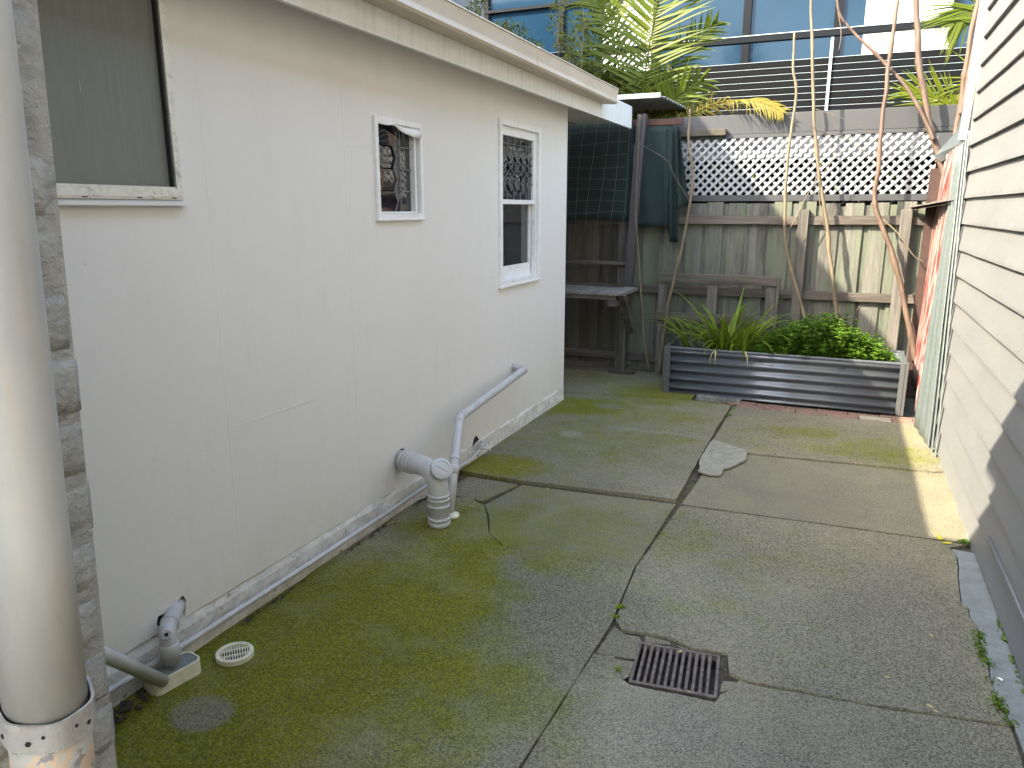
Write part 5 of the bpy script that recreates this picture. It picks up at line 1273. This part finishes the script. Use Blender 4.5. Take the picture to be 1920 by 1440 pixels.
bamboo('leafy_shrub', 'dense yellow green shrub between the gutter and the upright palm', [(1070, 125, 35, 18, 260), (1110, 140, 45, 28, 420), (1160, 150, 40, 25, 300), (1200, 165, 50, 20, 260), (1250, 200, 40, 18, 160), (1230, 130, 60, 50, 160), (1300, 190, 22, 20, 60)], 8.5, 0, .055, seed=6, cat='shrub')
bamboo('garden_shrub', 'dark green shrub seen through the gap under the roof sheet', [(1180, 228, 100, 12, 200), (1350, 300, 90, 40, 90), (1620, 300, 90, 60, 60)], 7.5, 0, .05, mat=MT['palmleaf'], seed=8, cat='shrub')

# ================================================================= SMALL THINGS ON THE GROUND
random.seed(31)
def weeds(name, pts, n, spread, sz, label, mat, cat='weeds', z=0.0):
    mb = MB()
    for k in range(n):
        i = random.randrange(len(pts) - 1) if len(pts) > 1 else 0
        p = Vector(pts[i]).lerp(Vector(pts[min(i+1, len(pts)-1)]), random.random()) if len(pts) > 1 else Vector(pts[0])
        cl = mnoise.noise(p * 14)
        if len(pts) > 1 and cl < -.05: continue
        p = p + Vector((random.gauss(0, spread), random.gauss(0, spread), z + random.uniform(0, sz * .7)))
        a = random.uniform(0, 6.28); el = random.uniform(0, 1.1); d = Vector((math.cos(a)*math.cos(el), math.sin(a)*math.cos(el), math.sin(el)))
        n_ = Vector((-math.cos(a)*math.sin(el), -math.sin(a)*math.sin(el), math.cos(el))); leafquad(mb, p, d, n_, sz * random.uniform(.6, 1.2), sz * .38)
    return obj(name, mb, mat, kind='stuff', label=label, cat=cat)
weeds('weeds', [G(x, y) for x, y in edge[5:]] , 750, .010, .012, 'small weeds growing in the crack along the strip by the right wall', MT['weed'])
weeds('weeds', [(.70, 3.3, 0), (.70, 2.9, 0), (.70, 2.3, 0)], 160, .008, .02, 'little tufts of weed against the foot of the weatherboards', MT['weed'])
weeds('weeds', [G(1380, 762), G(1366, 782)], 70, .012, .018, 'tiny weed at the corner joint by the brick row', MT['weed'])
weeds('weeds', [G(1803, 1018), G(1815, 1022)], 60, .01, .016, 'tiny weed in the sunlit corner beside the weatherboards', MT['weed'])
weeds('moss', [G(1163, 1140)], 260, .008, .008, 'round green moss cushion in the joint above the iron grate', MT['moss'], 'moss')
weeds('moss', [G(1155, 1158)], 120, .007, .007, 'smaller moss tuft just below the moss cushion in the joint', MT['moss'], 'moss')
weeds('moss', [G(1160, 1256)], 90, .006, .006, 'moss spot on the broken concrete left of the iron grate', MT['moss'], 'moss')
weeds('moss', [G(x, y, -.008) for x, y in ((1190, 1066), (1230, 1005), (1268, 945), (1300, 905), (1345, 830), (1372, 775))], 420, .004, .006, 'moss and fine grit filling the long joint of the paving', MT['moss'], 'moss')
weeds('moss', [G(x, y, -.006) for x, y in ((1285, 950), (1540, 985), (1812, 1024))], 300, .004, .005, 'moss line in the joint running to the weatherboards', MT['moss'], 'moss')
weeds('moss', [G(x, y, -.006) for x, y in ((1400, 850), (1600, 870), (1752, 886))], 220, .004, .005, 'moss line in the joint nearest the brick row', MT['moss'], 'moss')
def fallen(name, px, py, L_, mat, label, rot, w_=.4, curl=.3):
    c = G(px, py, .006); n = 8; vs = []; fs = []
    for k in range(n + 1):
        u = k / n; ww = L_ * w_ * math.sin(math.pi * min(.99, max(.02, u))) * .5 + .0003; z = curl * L_ * (u - .5) ** 2 * 1.6
        for s in (-1, 0, 1): vs.append((L_ * (u - .5), ww * s, z + (.0 if s == 0 else ww * .35)))
    for k in range(n):
        for q in range(2): fs.append((k*3+q, k*3+q+1, k*3+q+4, k*3+q+3))
    o = obj(name, MB().add(vs, fs), mat, smooth=True, label=label, cat='leaf'); o.location = c; o.rotation_euler = (0, 0, rot); o.modifiers.new('s', 'SOLIDIFY').thickness = .0008
    return o
fallen('fallen_leaf', 1764, 1012, .055, MT['yellowleaf'], 'upright curled yellow leaf in the sunlit strip by the weatherboards', 2.2, .5, .9)
fallen('fallen_leaf', 1775, 1019, .05, MT['yellowleaf'], 'flatter yellow leaf lying just right of the curled one', .2, .45, .4)
fallen('fallen_leaf', 1746, 1192, .022, MT['deadleaf'], 'pale crescent leaf on the slab right of the iron grate, uppermost', -.9)
fallen('fallen_leaf', 1664, 1270, .02, MT['deadleaf'], 'small yellowish leaf scrap on the slab midway right of the iron grate', .4)
fallen('fallen_leaf', 1744, 1325, .025, MT['deadleaf'], 'dry leaf scrap nearest the lower joint at right', -.5)
fallen('fallen_leaf', 1755, 1334, .018, MT['deadleaf'], 'tiny dry leaf scrap just right of the one nearest the lower joint', -1.0)
fallen('fallen_leaf', 1276, 1222, .022, MT['deadleaf'], 'pinkish dry leaf caught on the top bar of the iron grate', 1.3)
fallen('fallen_leaf', 1292, 1297, .016, MT['deadleaf'], 'orange leaf scrap on the bottom edge of the iron grate', .3)
fallen('fallen_leaf', 1027, 918, .05, MT['deadleaf'], 'thin curled dry stalk lying on the joint beyond the big drain pipe', 1.9, .12, .3)
bt = thing('cigarette_end', G(1875, 1275, .004), 'small white scrap like a cigarette end on the strip at right', 'litter')
o = obj('paper_tube', MB().tube([(-.008,0,.004),(.008,0,.004)], .004, 10), MT['white'], bt); o.matrix_parent_inverse = Matrix(); bt.rotation_euler = (0, 0, -.5)
mb = MB()
for k in range(420):
    x = random.uniform(-2.0, .6); y = random.uniform(1.2, 6.1); r = random.uniform(.0008, .0032)
    mb.add([Vector((x, y, .006)) + q for q in (Vector((r,0,0)),Vector((-r,0,0)),Vector((0,r,0)),Vector((0,-r,0)),Vector((0,0,r)),Vector((0,0,-r)))], [(0,2,4),(2,1,4),(1,3,4),(3,0,4),(2,0,5),(1,2,5),(3,1,5),(0,3,5)])
obj('grit', mb, MT['palebrick'], kind='stuff', label='scattered grit and crumbs on the paving', cat='grit')
